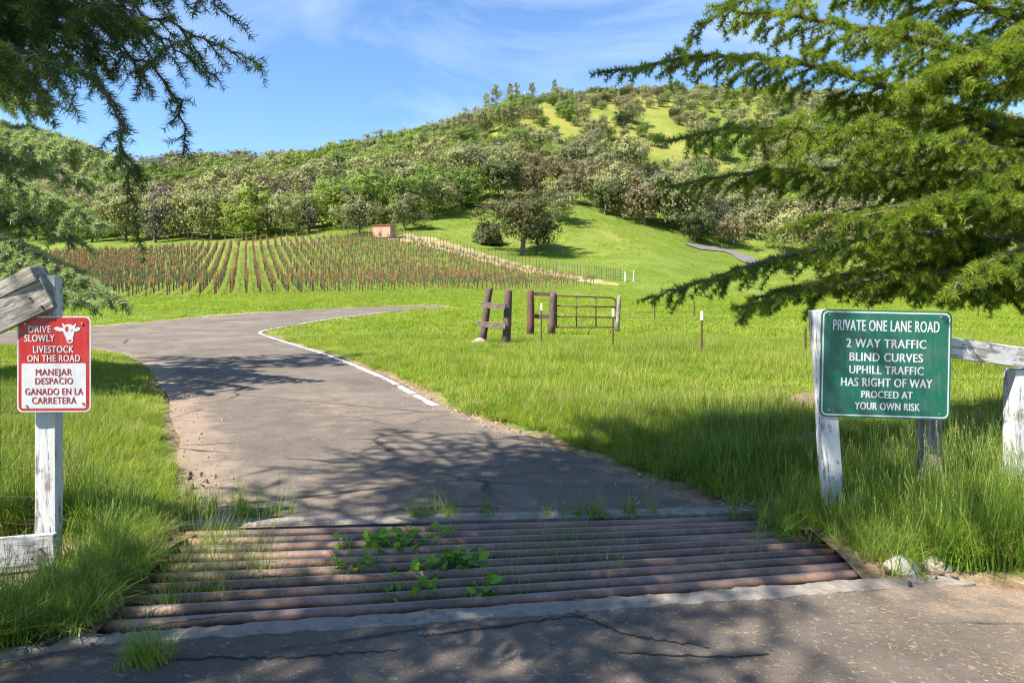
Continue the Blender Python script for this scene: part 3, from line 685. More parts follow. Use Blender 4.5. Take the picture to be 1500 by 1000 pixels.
# ------------------------------------------------------------------ field gate and braces
def rpost(root, a, b, r, mat, name='post', k=9, **kw):
    mb = MB(); a = Vector(a); b = Vector(b); pts = [a.lerp(b, t) + Vector((random.uniform(-1, 1), random.uniform(-1, 1), 0)) * r * .08 for t in (0, .3, .6, .85, .985, 1)]
    mb.tube(pts, [r * 1.06, r, r * .98, r * .95, r * .93, r * .8], k); return part(name, mb, mat, root, True, **kw)
d1 = 22.0
q1 = at(705, d1); H1 = thing('fence_brace', 'grey wooden brace of two leaning posts and two rails left of the gate', 'fence', q1)
rpost(H1, pix(705, 510, d1), pix(717, 422, d1), .125, M_SLEEP, k=6)
rpost(H1, pix(741, 510, d1 - .6), pix(745, 425, d1 - .6), .135, M_SLEEP, k=6)
for y0, y1 in ((446, 449), (474, 478)):
    board_obj('rail', pix(700 if y0 > 460 else 705, y0, d1 - .55), pix(741, y1, d1 - .85), .17, .13, M_RAILB, H1)
d2 = 27.0
H2 = thing('fence_brace', 'dark red wooden brace of two posts carrying the metal gate', 'fence', at(778, d2))
rpost(H2, pix(777, 495, d2), pix(777.5, 425, d2), .15, M_REDW, k=6)
rpost(H2, pix(808, 492, d2), pix(810, 428, d2), .15, M_SLEEP, k=6)
for y0 in (430, 463): board_obj('rail', pix(783, y0, d2 + .1), pix(805, y0 + 1, d2 + .1), .16, .12, M_SLEEP, H2)
GT = thing('field_gate', 'rusty metal tube gate standing in the green field', 'gate', at(860, d2))
def tb(name, pts, r=.028, k=7): mb = MB(); mb.tube(pts, r, k); part(name, mb, M_RUST, GT, True)
P_ = lambda x, y: pix(x, y, d2 + (x - 815) * .012)
tb('gate_frame', [P_(815, 479), P_(815, 434), P_(816, 433), P_(860, 434.5), P_(896, 436), P_(900, 437.5), P_(902, 441), P_(902, 479), P_(815, 479)], .034)
for y0 in (448, 463.5): tb('crossbar', [P_(815, y0), P_(902, y0 + 1.5)])
for x0 in (844.5, 873): tb('upright', [P_(x0, 434.5), P_(x0, 479)], .03)
GPp = thing('gate_post', 'pale wooden post at the free end of the metal gate', 'post', at(906, d2 + 1))
rpost(GPp, pix(904, 486, d2 + 1), pix(907.5, 433, d2 + 1), .09, M_BARE, k=7)
M_MOUND = simple('mound_soil', (.27, .19, .115), (.13, .09, .055), 9, 1, .8, bdist=.03)
mb = MB()
def rockmesh(mb, c, r, seed, sq=(1, 1, .7), sub=3):
    import bmesh
    bm = bmesh.new(); bmesh.ops.create_icosphere(bm, subdivisions=sub, radius=1)
    rr = random.Random(seed); off = [rr.uniform(0, 99) for _ in range(3)]
    for v in bm.verts:
        n = .75 + .5 * float(vnoise(v.co.x * 2 + off[0] + v.co.z, v.co.y * 2 + off[1] - v.co.z * .7, 1)); v.co = Vector((v.co.x * sq[0], v.co.y * sq[1], v.co.z * sq[2])) * n * r
    mb.add([v.co + Vector(c) for v in bm.verts], [tuple(v.index for v in f.verts) for f in bm.faces]); bm.free()
def rock(c, r, seed, mat, label, sq=(1, 1, .7), name='rock', **kw):
    mb = MB(); c = Vector(c); rockmesh(mb, (0, 0, 0), r, seed, sq); o = link(name, mb.mesh(name, mat, True), None, label=label, category='rock', **kw); o.location = c; return o
rock(at(702, 21.4) + Vector((0, 0, .06)), .28, 3, M_ROCK, 'tan boulder at the foot of the grey wooden brace')
rock((2.47, 4.86, .06), .15, 4, M_WROCK, 'white painted rock in the grass beside the leaning sign post', (.9, .8, .9))
rock((2.33, 4.07, .03), .10, 5, M_WROCK, 'pale stone at the right end of the cattle guard', (1.2, .8, .6))
rock((2.56, 4.10, .0), .12, 6, M_ROCK, 'brown stone beside the pale stone right of the cattle guard', (1.3, .8, .55))
rock((-2.32, 3.36, -.03), .13, 8, M_ROCK, 'brown clod of earth at the left end of the cattle guard', (1.3, .7, .6))
rock((-2.28, 3.15, -.05), .20, 9, M_CONC, 'long flat pale stone beside the near kerb at far left', (1.5, .45, .32))
rock((2.98, 6.9, .10), .27, 10, M_MOUND, 'brown dirt mound in shade behind the green sign', (1.3, .8, .5))
rock((3.90, 9.0, .12), .28, 11, M_MOUND, 'tan dirt mound in the grass behind the green sign', (1.1, .8, .7))
def tpost(px_, ytop, ybase, label, tip=True, r=.018):
    b = gpix(px_, ybase); d = b.y; t = pix(px_, ytop, d)
    g = thing('metal_fence_post', label, 'fence post', b); mb = MB(); h = t.z - b.z
    mb.box(b + Vector((0, 0, h * .5 - .1)), (r * 2.4, .006, h + .2)); mb.box(b + Vector((0, .018, h * .5 - .1)), (.006, .03, h + .2))
    for k in range(int(h / .06)): mb.box(b + Vector((0, -.008, .05 + k * .06)), (.02, .012, .018))
    part('shaft', mb, M_RUST, g)
    if tip:
        mb = MB(); mb.box(t + Vector((0, .005, -.07)), (r * 2.4 + .008, .05, .22)); part('painted_tip', mb, M_WHITEP, g)
    return b, t
TP = [tpost(793, 446, 511, 'rusty metal stake with white tip between the two wooden braces'),
      tpost(898, 454, 521, 'rusty metal stake with white tip in front of the gate end'),
      tpost(1028, 458, 531, 'rusty metal stake with white tip standing alone in the open field'),
      tpost(959, 440, 471, 'rusty metal stake without a tip right of the gate post', False, .03),
      tpost(1017, 441, 465, 'rusty metal stake half hidden below the lowest cedar branch', False, .03),
      tpost(1433, 435, 466, 'pale stake in the far field right of the green sign', True, .03),
      tpost(1180, 480, 530, 'short rusty stake in the grass left of the green sign', False, .02)]
for (a, b), lab in (((1, 2), 'barbed wire strands between the stake before the gate and the lone stake'), ((2, 6), 'barbed wire strands between the lone stake and the green sign'), ((0, 1), 'barbed wire strands between the white tipped stakes before the gate')):
    A, Bq = TP[a], TP[b]; pw = [sag(A[0].lerp(A[1], t), Bq[0].lerp(Bq[1], t), 8, .03) for t in (.35, .6, .85)]
    wires('barbed_wire', lab, pw, A[0], .0035, cat='wire')
pw = [sag(pix(907, y, d2 + 1), pix(1240, y - 2, 31), 12, .06) for y in (446, 456, 465)]
wires('barbed_wire', 'barbed wire strands running right from the gate post across the field', pw, at(907, d2 + 1), .007, cat='wire')

# ------------------------------------------------------------------ pump shed and vineyard
sh = gpix(563, 347.5); sh.z -= .2
SD = thing('pump_shed', 'small pink shed with a flat red roof at the top of the vineyard', 'shed', sh, rz=R(-14))
M_PINK = simple('pink_wall', (.56, .34, .22), (.45, .26, .17), 3, .9, .2); M_ROOF = simple('red_roof', (.42, .10, .05), (.28, .07, .04), 3, .8, .2)
M_DARKDOOR = simple('grey_door', (.25, .25, .3), (.18, .18, .22), 4, .7, .2)
mb = MB(); mb.box((0, 0, 1.15), (3.5, 2.6, 2.3)); link('wall', mb.mesh('wall', M_PINK), SD)
mb = MB(); mb.box((0, 0, 2.38), (3.9, 3.0, .14), Matrix.Rotation(R(2), 3, 'X')); link('roof', mb.mesh('roof', M_ROOF), SD)
for kx in range(11):
    mb = MB(); mb.box((-1.62 + kx * .325, -1.315, 1.12), (.30, .03, 2.2)); link('wall_board', mb.mesh('wall_board', M_PINK), SD)
mb = MB(); mb.box((-.4, -1.35, .95), (.9, .05, 1.8)); link('door', mb.mesh('door', simple('shed_door', (.50, .26, .21), (.4, .2, .17), 3, .8, .2)), SD)
mb = MB(); mb.box((1.76, .2, 1.2), (.05, 1.0, 1.6)); link('side_door', mb.mesh('side_door', M_DARKDOOR), SD)

RD = Vector((-.39, 1)).normalized(); RN = Vector((RD.y, -RD.x))
vpts = []
rows = 0
for k in range(-80, 100):
    o_ = RN * (k * 1.22)
    for j in range(-20, 120):
        p = o_ + RD * (j * 1.75 + (0)); vpts.append((p.x, p.y, k, j))
vp = np.array(vpts); vp = vp[inpoly(vp[:, 0], vp[:, 1], VINE)]
vpx = 750 + F * vp[:, 0] / vp[:, 1]; vp = vp[(vpx > -60) & (vpx < 1560) & (RNG.random(len(vp)) > .07)]
front = pdist(vp[:, 0], vp[:, 1], [VA, VB], False)
vd = vp[:, 1].copy(); order = np.argsort(vd); vp = vp[order]; front = front[order]
vx = vp[:, 0] + RNG.normal(0, .05, len(vp)); vy = vp[:, 1] + RNG.normal(0, .08, len(vp)); vz = gz(vx, vy)
def vine_meshes(seed, orange=False):
    r = random.Random(seed); t = MB(); lean = r.uniform(-.08, .08)
    t.tube([(0, 0, -.1), (lean, 0, .3), (lean * .5, 0, .62), (0, 0, .78)], [.055, .045, .04, .04], 5)
    rot = RD.to_3d()
    for s in (-1, 1): t.tube([(0, 0, .74), tuple(rot * s * .35 + Vector((0, 0, .86))), tuple(rot * s * .78 + Vector((0, 0, .86)))], [.035, .028, .018], 4)
    c = MB()
    for _ in range(20 if orange else 13):
        b = rot * r.uniform(-.78, .78) + Vector((0, 0, .86)); h = r.uniform(.25, .8); m = b + Vector((r.uniform(-.12, .12), r.uniform(-.12, .12), h * .5)); e = b + Vector((r.uniform(-.2, .2), r.uniform(-.2, .2), h))
        c.mi = 0; c.tube([b, m], [.013, .010], 3, False); c.mi = 1; c.tube([m, e], [.010, .006], 3, False)
    l = MB()
    for _ in range(46):
        b = rot * r.uniform(-.85, .85) + Vector((r.uniform(-.12, .12), r.uniform(-.12, .12), .82 + abs(r.gauss(.0, .25)))); s_ = r.uniform(.035, .075)
        d_ = [Vector((r.gauss(0, 1), r.gauss(0, 1), r.gauss(0, 1))).normalized() * s_ for _ in range(2)]
        l.add([b - d_[0], b + d_[0], b + d_[1] * 1.6], [(0, 1, 2)])
    return t.mesh('trunk', M_VTRUNK), c.mesh('canes', [M_CANE, M_OCANE if orange else M_CANE]), l.mesh('shoots', M_VLEAF)
M_OCANE = leafmat('orange_canes', [(.22, .085, .045), (.38, .13, .06), (.52, .19, .08)], .1, .8, .3)
VM = [vine_meshes(s) for s in range(5)]; VO = [vine_meshes(s + 7, True) for s in range(5)]
def stake_mesh(name, h, m1, w=.03):
    mb = MB(); mb.box((0, 0, h / 2 - .1), (w, w, h + .2)); return mb.mesh(name, m1)
SO_, SK_ = stake_mesh('stake', 1.95, M_ORANGE, .034), stake_mesh('stake', 1.45, M_DARKST, .024)
NI = 298
isor = (front < 2.5 + 5 * vnoise(vx, vy, 9)) & (vnoise(vx, vy, 6) > .12)
for i in range(min(NI, len(vp))):
    orng = front[i] < 3.5 + 5 * float(vnoise(vx[i], vy[i], 7)); wl = 'orange tipped' if orng else 'dark bare'; wf = 'at the near edge of the vineyard' if front[i] < 2 else 'in the front rows of the vineyard'
    g = thing('grapevine', 'pruned grapevine with %s canes %s' % (wl, wf), 'grapevine', (vx[i], vy[i], vz[i]), 'grapevines with %s canes %s' % (wl, wf))
    m3 = (VO if front[i] < 3.5 + 5 * float(vnoise(vx[i], vy[i], 7)) else VM)[i % 5]; link('trunk', m3[0], g); link('canes', m3[1], g, kind='stuff'); link('shoots', m3[2], g, kind='stuff'); g.rotation_euler = (random.gauss(0, .05), random.gauss(0, .05), random.choice((0, math.pi)) + random.gauss(0, .05)); g.scale = (random.uniform(.85, 1.1),) * 2 + (random.uniform(.8, 1.12),)
ss = np.nonzero(isor)[0][:NI]; ssset = set(ss.tolist())
for i in ss:
    o = link('vine_stake', SO_); o.location = (vx[i] + .06, vy[i], vz[i]); o.rotation_euler = (random.uniform(-.03, .03), random.uniform(-.03, .03), random.random())
    o['label'] = 'orange rusty stake beside a vine in the front of the vineyard'; o['category'] = 'stake'; o['group'] = 'orange stakes in the front vineyard rows'
# the rest of the rows as one mass
jv = MB()
def joined(ms):
    V = []; Fc = []; MI = []; mats = []; b = 0
    for me_ in ms:
        m0 = len(mats); mats.extend(me_.materials)
        for v in me_.vertices: V.append(tuple(v.co))
        for p in me_.polygons: Fc.append([b + q for q in p.vertices]); MI.append(m0 + p.material_index)
        b = len(V)
    me_ = bpy.data.meshes.new('joined'); me_.from_pydata(V, [], Fc)
    for m in mats: me_.materials.append(m)
    me_.polygons.foreach_set('material_index', MI); me_.update(); return me_
VPR = [proto('vine_source', joined(list(VM[s]))) for s in range(5)] + [proto('vine_source', joined(list(VO[s]))) for s in range(5)]
rest = np.arange(NI, len(vp)); n = len(rest)
scatter('vineyard_rows', np.stack([vx, vy, vz], 1)[rest], np.stack([RNG.normal(0, .06, n), RNG.normal(0, .06, n), RNG.choice([0, math.pi], n) + RNG.normal(0, .05, n)], 1), RNG.uniform(.7, 1.15, n), VPR, RNG.integers(0, 5, n) + 5 * (front[rest] < 3.5 + 5 * vnoise(vx[rest], vy[rest], 7)), label='rows of pruned vines climbing the slope to the pink shed', category='vineyard')
reststk = np.array([i for i in range(len(vp)) if i not in ssset]); 
sidx = isor[reststk].astype(int)
for nm, msk_, me_ in (('vine_stakes', sidx == 0, SK_), ('orange_vine_stakes', sidx == 1, SO_)):
    rs = reststk[msk_]
    if len(rs): scatter(nm, np.stack([vx, vy, vz], 1)[rs] + np.array([.06, 0, 0]), RNG.normal(0, .03, (len(rs), 3)), np.ones(len(rs)), [proto('stake_source', me_)], label=('thin dark stakes among the upper vineyard rows' if nm == 'vine_stakes' else 'orange rusty stakes further along the front vineyard rows'), category='stakes')
mb = MB()
for k in sorted(set(vp[:, 2].astype(int))):
    m_ = vp[:, 2] == k; js = vp[m_]
    if len(js) < 2: continue
    a = js[np.argmin(js[:, 1])]; b = js[np.argmax(js[:, 1])]; n = 14
    for hz in ((.86, 1.35) if a[1] < 90 else (.86,)):
        mb.tube([(a[0] + (b[0]-a[0])*t/n, a[1] + (b[1]-a[1])*t/n, GZ(a[0] + (b[0]-a[0])*t/n, a[1] + (b[1]-a[1])*t/n) + hz) for t in range(n + 1)], .007, 3, False)
    # dark drip line soil strip is left to the ground
link('trellis_wires', mb.mesh('trellis_wires', M_WIRE), None, kind='stuff', label='trellis wires strung along the vineyard rows', category='wire')
# irrigation hose along the front of the block
# fence round the vineyard
fpts = [gpix(585, 349), gpix(640, 360), gpix(700, 377), gpix(760, 392), gpix(820, 402), gpix(870, 408), gpix(912, 413)]
fl = catmull([(p.x, p.y) for p in fpts], 6)
def thinpost(p, h, r, mat, label, group, name='fence_post'):
    me_ = bpy.data.meshes.get('thin_%s_%.2f' % (mat.name, h))
    if not me_:
        mb = MB(); mb.tube([(0, 0, -.3), (0, 0, h)], r, 5); me_ = mb.mesh('thin_%s_%.2f' % (mat.name, h), mat)
    o = link(name, me_); o.location = p; o.rotation_euler = (random.uniform(-.03, .03), random.uniform(-.03, .03), 0)
    o['label'] = label; o['category'] = 'fence post'; o['group'] = group; return o
prevp = None
wp = []
for i, p in enumerate(fl):
    for s in (0, .5):
        if i + 1 >= len(fl) and s: continue
        q = p if s == 0 else (p + fl[i+1]) / 2
        tall = i % 4 == 0 and s == 0
        thinpost((q[0], q[1], GZ(*q)), 2.4 if tall else 1.9, .045, M_BARE if tall else M_DARKST, 'thin tall pale post in the fence beside the dry strip' if tall else 'thin brown post in the fence beside the dry strip', 'pale posts of the fence beside the dry strip' if tall else 'brown posts of the fence beside the dry strip'); wp.append((q[0], q[1], GZ(*q)))
pw = [[(a, b, c + h) for a, b, c in wp] for h in (.6, 1.1, 1.6)]
wires('vineyard_fence_wire', 'wire strands of the fence beside the dry strip', pw, wp[0], .012, cat='wire')
for px_, py_, lab in ((916, 413, 'pale end post left of the pair at the vineyard fence corner'), (928, 413, 'taller pale end post at the vineyard fence corner')):
    o = thinpost(gpix(px_, py_), 1.5 if px_ < 920 else 1.7, .10, M_WHITEP, lab, None); del o['group']
for i in range(16):
    px_ = 330 + i * 15; p = at(px_, 131 + random.uniform(-1, 1)); thinpost(p, 1.7, .07, M_BARE, 'grey post along the top edge of the vineyard', 'grey posts along the top edge of the vineyard')

# ------------------------------------------------------------------ oaks
def oak(seed, H=9., spread=5., leaves=2400, lsz=.26, droop=.2, sparse=0, trunk_r=.32, mat=None, layers=3, flat_=.75):
    r = random.Random(seed); T = MB(); tips = []
    def grow(p, d, ln, rad, lev):
        n = 3; pts = [p]; q = p; dd = d
        for i in range(n):
            w_ = .07 if lev == 0 else .16; dd = (dd + Vector((r.gauss(0, w_), r.gauss(0, w_), r.gauss(0, .12) + (.06 if lev < 2 else -droop * .3)))).normalized(); q = q + dd * ln / n; pts.append(q)
        T.tube(pts, [rad * (1 - .42 * i / n) for i in range(n + 1)], 6 if lev == 0 else (4 if lev < 3 else 3), False)
        if lev >= layers: tips.append((pts[-1], pts[-2])); return
        k = [5, 4, 3, 3][lev]
        for i in range(k):
            a = 2 * math.pi * (i + r.random() * .6) / k; el = [R(32), R(20), R(15), R(5)][lev] + r.gauss(0, .25)
            side = Vector((math.cos(a) * math.cos(el), math.sin(a) * math.cos(el), math.sin(el)))
            nd = (side * 1.0 + dd * (.55 if lev else .35)).normalized()
            st = pts[-1] if (i % 2 == 0 or lev == 0) else pts[-2]
            grow(st, nd, ln * r.uniform(.6, .9) * (1.0 if lev else (spread / H) * 1.7), rad * .55, lev + 1)
        if lev == 0: grow(pts[-1], Vector((r.gauss(0, .2), r.gauss(0, .2), 1)).normalized(), ln * .9, rad * .6, lev + 1)
    grow(Vector((0, 0, -.6)), Vector((r.gauss(0, .05), r.gauss(0, .05), 1)).normalized(), H * .30 + .6, trunk_r, 0)
    zmax = max(t[0].z for t in tips); rmax = sorted(math.hypot(t[0].x, t[0].y) for t in tips)[int(len(tips) * .92)]
    sz, sr = H * .94 / zmax, spread / rmax
    T.v = [(x * (sr if z > H * .28 else 1 + (sr - 1) * max(0, z) / (H * .28)), y * (sr if z > H * .28 else 1 + (sr - 1) * max(0, z) / (H * .28)), z * sz) for x, y, z in T.v]
    tp = np.array([(t[0].x * sr, t[0].y * sr, t[0].z * sz) for t in tips])
    rg = np.random.default_rng(seed); n = leaves; wt = rg.uniform(0, 1, len(tp)) ** 1.6; wt[rg.random(len(tp)) < .22] = 0; wt /= wt.sum(); c = tp[rg.choice(len(tp), n, p=wt)]
    off = rg.normal(0, 1, (n, 3)) * np.array([.52, .52, .36]) * (spread / 5.); q = rg.random(n) < .42
    c[q] = c[q] * np.array([.92, .92, 1]) - np.array([0, 0, 1]) * (rg.random(q.sum()) ** .8 * H * .42)[:, None]
    P = c + off; P[:, 2] = np.maximum(P[:, 2], H * .14)
    cen = np.array([0, 0, H * .55]); nr = off * np.array([1, 1, 1.6]) * 1.25 + (P - cen) * .2 + rg.normal(0, .28, (n, 3)) + np.array([0, 0, .15]); nr /= np.linalg.norm(nr, axis=1)[:, None]
    a = np.cross(nr, rg.normal(0, 1, (n, 3))); a /= np.linalg.norm(a, axis=1)[:, None]; b = np.cross(nr, a)
    s = (lsz * rg.uniform(.6, 1.3, n))[:, None]
    V = np.stack([P - a * s - b * s * .5, P + a * s - b * s * .5, P + b * s], 1).reshape(-1, 3); Fc = np.arange(n * 3).reshape(-1, 3)
    tm = T.mesh('trunk', M_OBARK, True)
    # far twigs trimmed: trunk mesh stays light
    return tm, npmesh('crown', V, Fc, mat)
KIND = {'g': M_OAKG, 'l': M_OAKL, 'd': M_OAKD, 'b': M_OAKB, 't': M_TWIG}
M_OAKO = leafmat('lone_oak_leaves', [(.07, .07, .028), (.11, .105, .04), (.16, .15, .055)], .25, .8, .15)
OAK = {}
sd = 11
OAK['o'] = [oak(78, H=11, spread=6.3, leaves=8000, lsz=.19, mat=M_OAKO, trunk_r=.45)]
for k, nvar, kw in (('g', 5, dict(leaves=4400, lsz=.225)), ('l', 3, dict(leaves=4400, lsz=.235)), ('d', 2, dict(leaves=4200, lsz=.22, H=7.5, spread=4.5)), ('b', 2, dict(leaves=3600, lsz=.22)), ('t', 3, dict(leaves=1300, lsz=.22, spread=3.2))):
    OAK[k] = []
    for i in range(nvar):
        sd += 1; OAK[k].append(oak(sd, mat=KIND[k], **{**dict(H=9. + i * .4, spread=5.0 + (i % 3) * .5), **kw}))
LAB = {'g': ('oak_tree', 'grey green oak in the wood on the hillside', 'tree', 'grey green oaks in the hillside wood'),
       'l': ('leafy_tree', 'bright green leafy tree in the wood on the hillside', 'tree', 'bright green trees in the hillside wood'),
       'd': ('evergreen_oak', 'dark evergreen oak on the hillside', 'tree', 'dark evergreen oaks on the hillside'),
       'b': ('brown_oak', 'brownish oak in the wood on the hillside', 'tree', 'brownish oaks in the hillside wood'),
       'o': ('oak_tree', '', 'tree', ''),
       't': ('bare_tree', 'bare grey brown tree on the hillside', 'tree', 'bare grey brown trees on the hillside')}
def region(p, s):
    px_ = 750 + F * p[0] / p[1]; py_ = HY - (p[2] - CAM_H) * F / p[1]
    size = 'small' if s < .74 else ('tall' if s > 1.0 else 'middle sized')
    if px_ < 200: w_ = 'behind the left cedar branches'
    elif px_ < 470: w_ = 'just above the vineyard edge' if py_ > 325 else ('on the slope above the vineyard' if py_ > 285 else 'on the left ridge below the skyline')
    elif px_ < 690: w_ = 'close above the pink shed' if py_ > 290 else ('in the wood above the pink shed' if py_ > 240 else 'on the middle ridge left of the hilltop')
    elif px_ < 940: w_ = 'along the top of the green knoll' if py_ > 275 else ('on the golden slope above the knoll' if py_ > 215 else 'high on the golden slope below the hilltop')
    else: w_ = 'by the distant road bend' if py_ > 335 else ('on the slope above the distant road' if py_ > 260 else 'high on the slope behind the right cedar')
    return size, w_
def put_tree(k, v, p, s, rz, label=None, group=True, sz=None):
    nm, lab, cat, grp = LAB[k]
    if not label:
        size, w_ = region(p, s); base_ = {'g': 'grey green oak', 'l': 'bright green leafy tree', 'd': 'dark evergreen oak', 'b': 'brownish oak', 't': 'bare grey brown tree'}[k]
        lab = size + ' ' + base_ + ' ' + w_; grp = size + ' ' + base_ + 's ' + w_
    g = thing(nm, label or lab, cat, p, grp if (group and not label) else None, rz)
    g.scale = (s, s, sz or s); link('trunk', OAK[k][v][0], g); link('crown', OAK[k][v][1], g, kind='stuff'); return g
# trees the picture lets you point at: (px, d, kind, height scale, label)
NAMED = [
 (765, 373, 126, 'o', 1.12, 'large spreading oak standing alone on the green knoll right of the shed'),
 (788, 366, 133, 'd', .95, 'dark evergreen oak close behind the lone spreading oak'),
 (815, 326, None, 'g', 1.0, 'grey oak with a round crown at the upper edge of the knoll'),
 (525, 345, None, 'g', .85, 'oak with a pale trunk just left of the pink shed'),
 (592, 338, None, 'g', .8, 'dark shaded oak right behind the pink shed'),
 (1017, 356, None, 'd', 1.05, 'dark oak with a pale trunk left of the distant road bend'),
 (1075, 362, None, 'b', .85, 'rust brown oak beside the distant road bend'),
 (1150, 372, None, 'g', 1.15, 'wide olive oak right of the distant road bend'),
 (310, 352, None, 'g', 1.0, 'grey oak with a dark forked trunk above the vineyard centre'),
 (227, 356, None, 't', 1.25, 'pale bare oak above the vineyard left of the forked oak'),
 (415, 346, None, 'g', .9, 'small grey oak above the vineyard with a pale trunk'),
 (452, 340, None, 't', .9, 'small pale grey tree above the vineyard beside dark oaks'),
 (358, 352, None, 'l', .9, 'green oak beside the forked oak above the vineyard'),
 (640, 318, None, 'g', .95, 'oak casting a dark shadow at the top of the knoll'),
]
taken = []
for (a, b, d, k, s, lab) in NAMED:
    p = at(a, d) if d else gpix(a, b); taken.append((p.x, p.y)); put_tree(k, random.randrange(len(OAK[k])), p, s, random.random() * 6, lab)
bsh = gpix(714, 357); mb = MB()
def bush(name, p, r, h, mat, label, seed, n=1500, group=None):
    rg = np.random.default_rng(seed); d = rg.normal(0, 1, (n, 3)); d /= np.linalg.norm(d, axis=1)[:, None]; d[:, 2] = np.abs(d[:, 2])
    lump = .8 + .35 * vnoise(d[:, 0] * 3 + seed, d[:, 1] * 3 + d[:, 2] * 2, 1)
    P = d * (rg.uniform(.55, 1, n) ** .5)[:, None] * lump[:, None] * np.array([r, r, h]); nr = d + rg.normal(0, .35, (n, 3)); a = np.cross(nr, rg.normal(0, 1, (n, 3))); a *= .16 * r / 2 / np.linalg.norm(a, axis=1)[:, None] * 1.6; b = np.cross(nr, a)
    V = np.stack([P - a, P + a, P + b], 1).reshape(-1, 3); g = thing(name, label, 'bush', p, group)
    link('foliage', npmesh('foliage', V, np.arange(n * 3).reshape(-1, 3), mat), g, kind='stuff')
    mb = MB(); rr = random.Random(seed)
    for _ in range(5):
        a_ = rr.random() * 6.28; mb.tube([(0, 0, -.1), (math.cos(a_) * r * .3, math.sin(a_) * r * .3, h * .4), (math.cos(a_) * r * .6, math.sin(a_) * r * .6, h * .75)], [r * .04, r * .03, r * .015], 4, False)
    link('stem', mb.mesh('stem', M_OBARK), g); return g
bush('round_bush', bsh, 2.7, 4.4, M_OAKD, 'round dark bush left of the lone spreading oak', 5, 2600)
taken.append((bsh.x, bsh.y))
# hillside wood
def limit(px_): return np.interp(px_, [-100, 0, 150, 300, 450, 520, 600, 680, 750, 850, 950, 1050, 1150, 1300, 1600], [357, 357, 357, 353, 345, 337, 326, 308, 298, 306, 336, 352, 368, 380, 392])
cand = []; cell = {}
tk = np.array(taken)
rr = np.random.default_rng(21)
for _ in range(26000):
    px_ = rr.uniform(-90, 1590); d = 128 + 300 * rr.random() ** .75; x = (px_ - 750) / F * d
    z = GZ(x, d); py_ = HY - (z - CAM_H) * F / d
    if py_ > limit(px_) - 2: continue
    openp = 0.0
    if 690 < px_ < 1120 and 150 < py_ < 265: openp = .97 if float(vnoise(x, d * .7, 13)) > .47 else .15
    if 730 < px_ < 790 and py_ < 200: openp = .85
    if 470 < px_ < 700 and py_ > 250: openp = .4
    if 120 < px_ < 470 and py_ > 335: openp = .4
    if rr.random() < openp: continue
    sp = (6.4 + 2.6 * rr.random()) if d < 215 else (5.4 + 2.2 * rr.random())
    ck = (int(x // 8), int(d // 8)); ok = True
    for i in (-1, 0, 1):
        for j in (-1, 0, 1):
            for (a, b) in cell.get((ck[0]+i, ck[1]+j), ()):
                if (a - x) ** 2 + (b - d) ** 2 < sp * sp: ok = False
    if not ok or np.min(np.hypot(tk[:, 0] - x, tk[:, 1] - d)) < 6.5: continue
    cell.setdefault(ck, []).append((x, d)); cand.append((x, d, z, px_, py_))
def kind_of(px_, py_, d, x):
    n = float(vnoise(x + 500, d, 30)); q = rr.random()
    if px_ < 420 and d > 300: return 't' if q < .8 else 'g'
    if 150 < px_ < 680 and d > 210: return 'l' if q < .72 else 'g'
    if px_ > 930 and d < 190: return ('b', 'd', 'g', 't', 'g')[int(q * 5)]
    if n > .6: return 'l' if q < .6 else 'g'
    if n < .3: return ('d', 'g', 'b', 'g')[int(q * 4)]
    return 'g' if q < .62 else ('t' if q < .78 else ('l' if q < .9 else 'd'))
trees = [(x, d, z, kind_of(px_, py_, d, x), (.95 if d < 215 else .75) + .62 * rr.random() ** 1.5, rr.random() * 6.28, rr.random(), px_, py_) for x, d, z, px_, py_ in cand]
trees.sort(key=lambda t: t[1])
cnt = {k: 0 for k in 'gldbt'}; left = []
for t in trees:
    x, d, z, k, s, rz, rv, px_, py_ = t
    s2 = s * ((.42 + .5 * rv) if (690 < px_ < 1120 and py_ < 265) else 1) * (.85 if d > 300 else 1)
    if cnt[k] < {'g': 230, 'l': 120, 'd': 60, 'b': 60, 't': 90}[k] and d < 260 and not (px_ > 1330):
        cnt[k] += 1; put_tree(k, int(rv * len(OAK[k])), (x, d, z - .1), s2, rz)
    else: left.append((x, d, z, k, s2, rz, rv))
allp = []; base = {}
for k in 'gldbt':
    base[k] = len(allp)
    for tm, cm in OAK[k]: allp.append(proto('tree_source', joined([tm, cm])))
for k in 'gldbt':
    q = [t for t in left if t[3] == k]
    if not q: continue
    P = [(t[0], t[1], t[2] - .1) for t in q]; rot = [(0, 0, t[5]) for t in q]
    scatter({'g': 'far_oak_woodland', 'l': 'far_green_woodland', 'd': 'far_evergreen_woodland', 'b': 'far_brown_woodland', 't': 'far_bare_woodland'}[k], P, rot, [t[4] for t in q],
            allp[base[k]:base[k] + len(OAK[k])], label={'g': 'grey green woodland covering the upper slopes', 'l': 'bright green woodland along the middle ridge', 'd': 'scattered dark evergreens on the upper slopes', 'b': 'scattered brownish trees on the upper slopes', 't': 'bare purplish woodland on the left skyline'}[k], category='woodland')
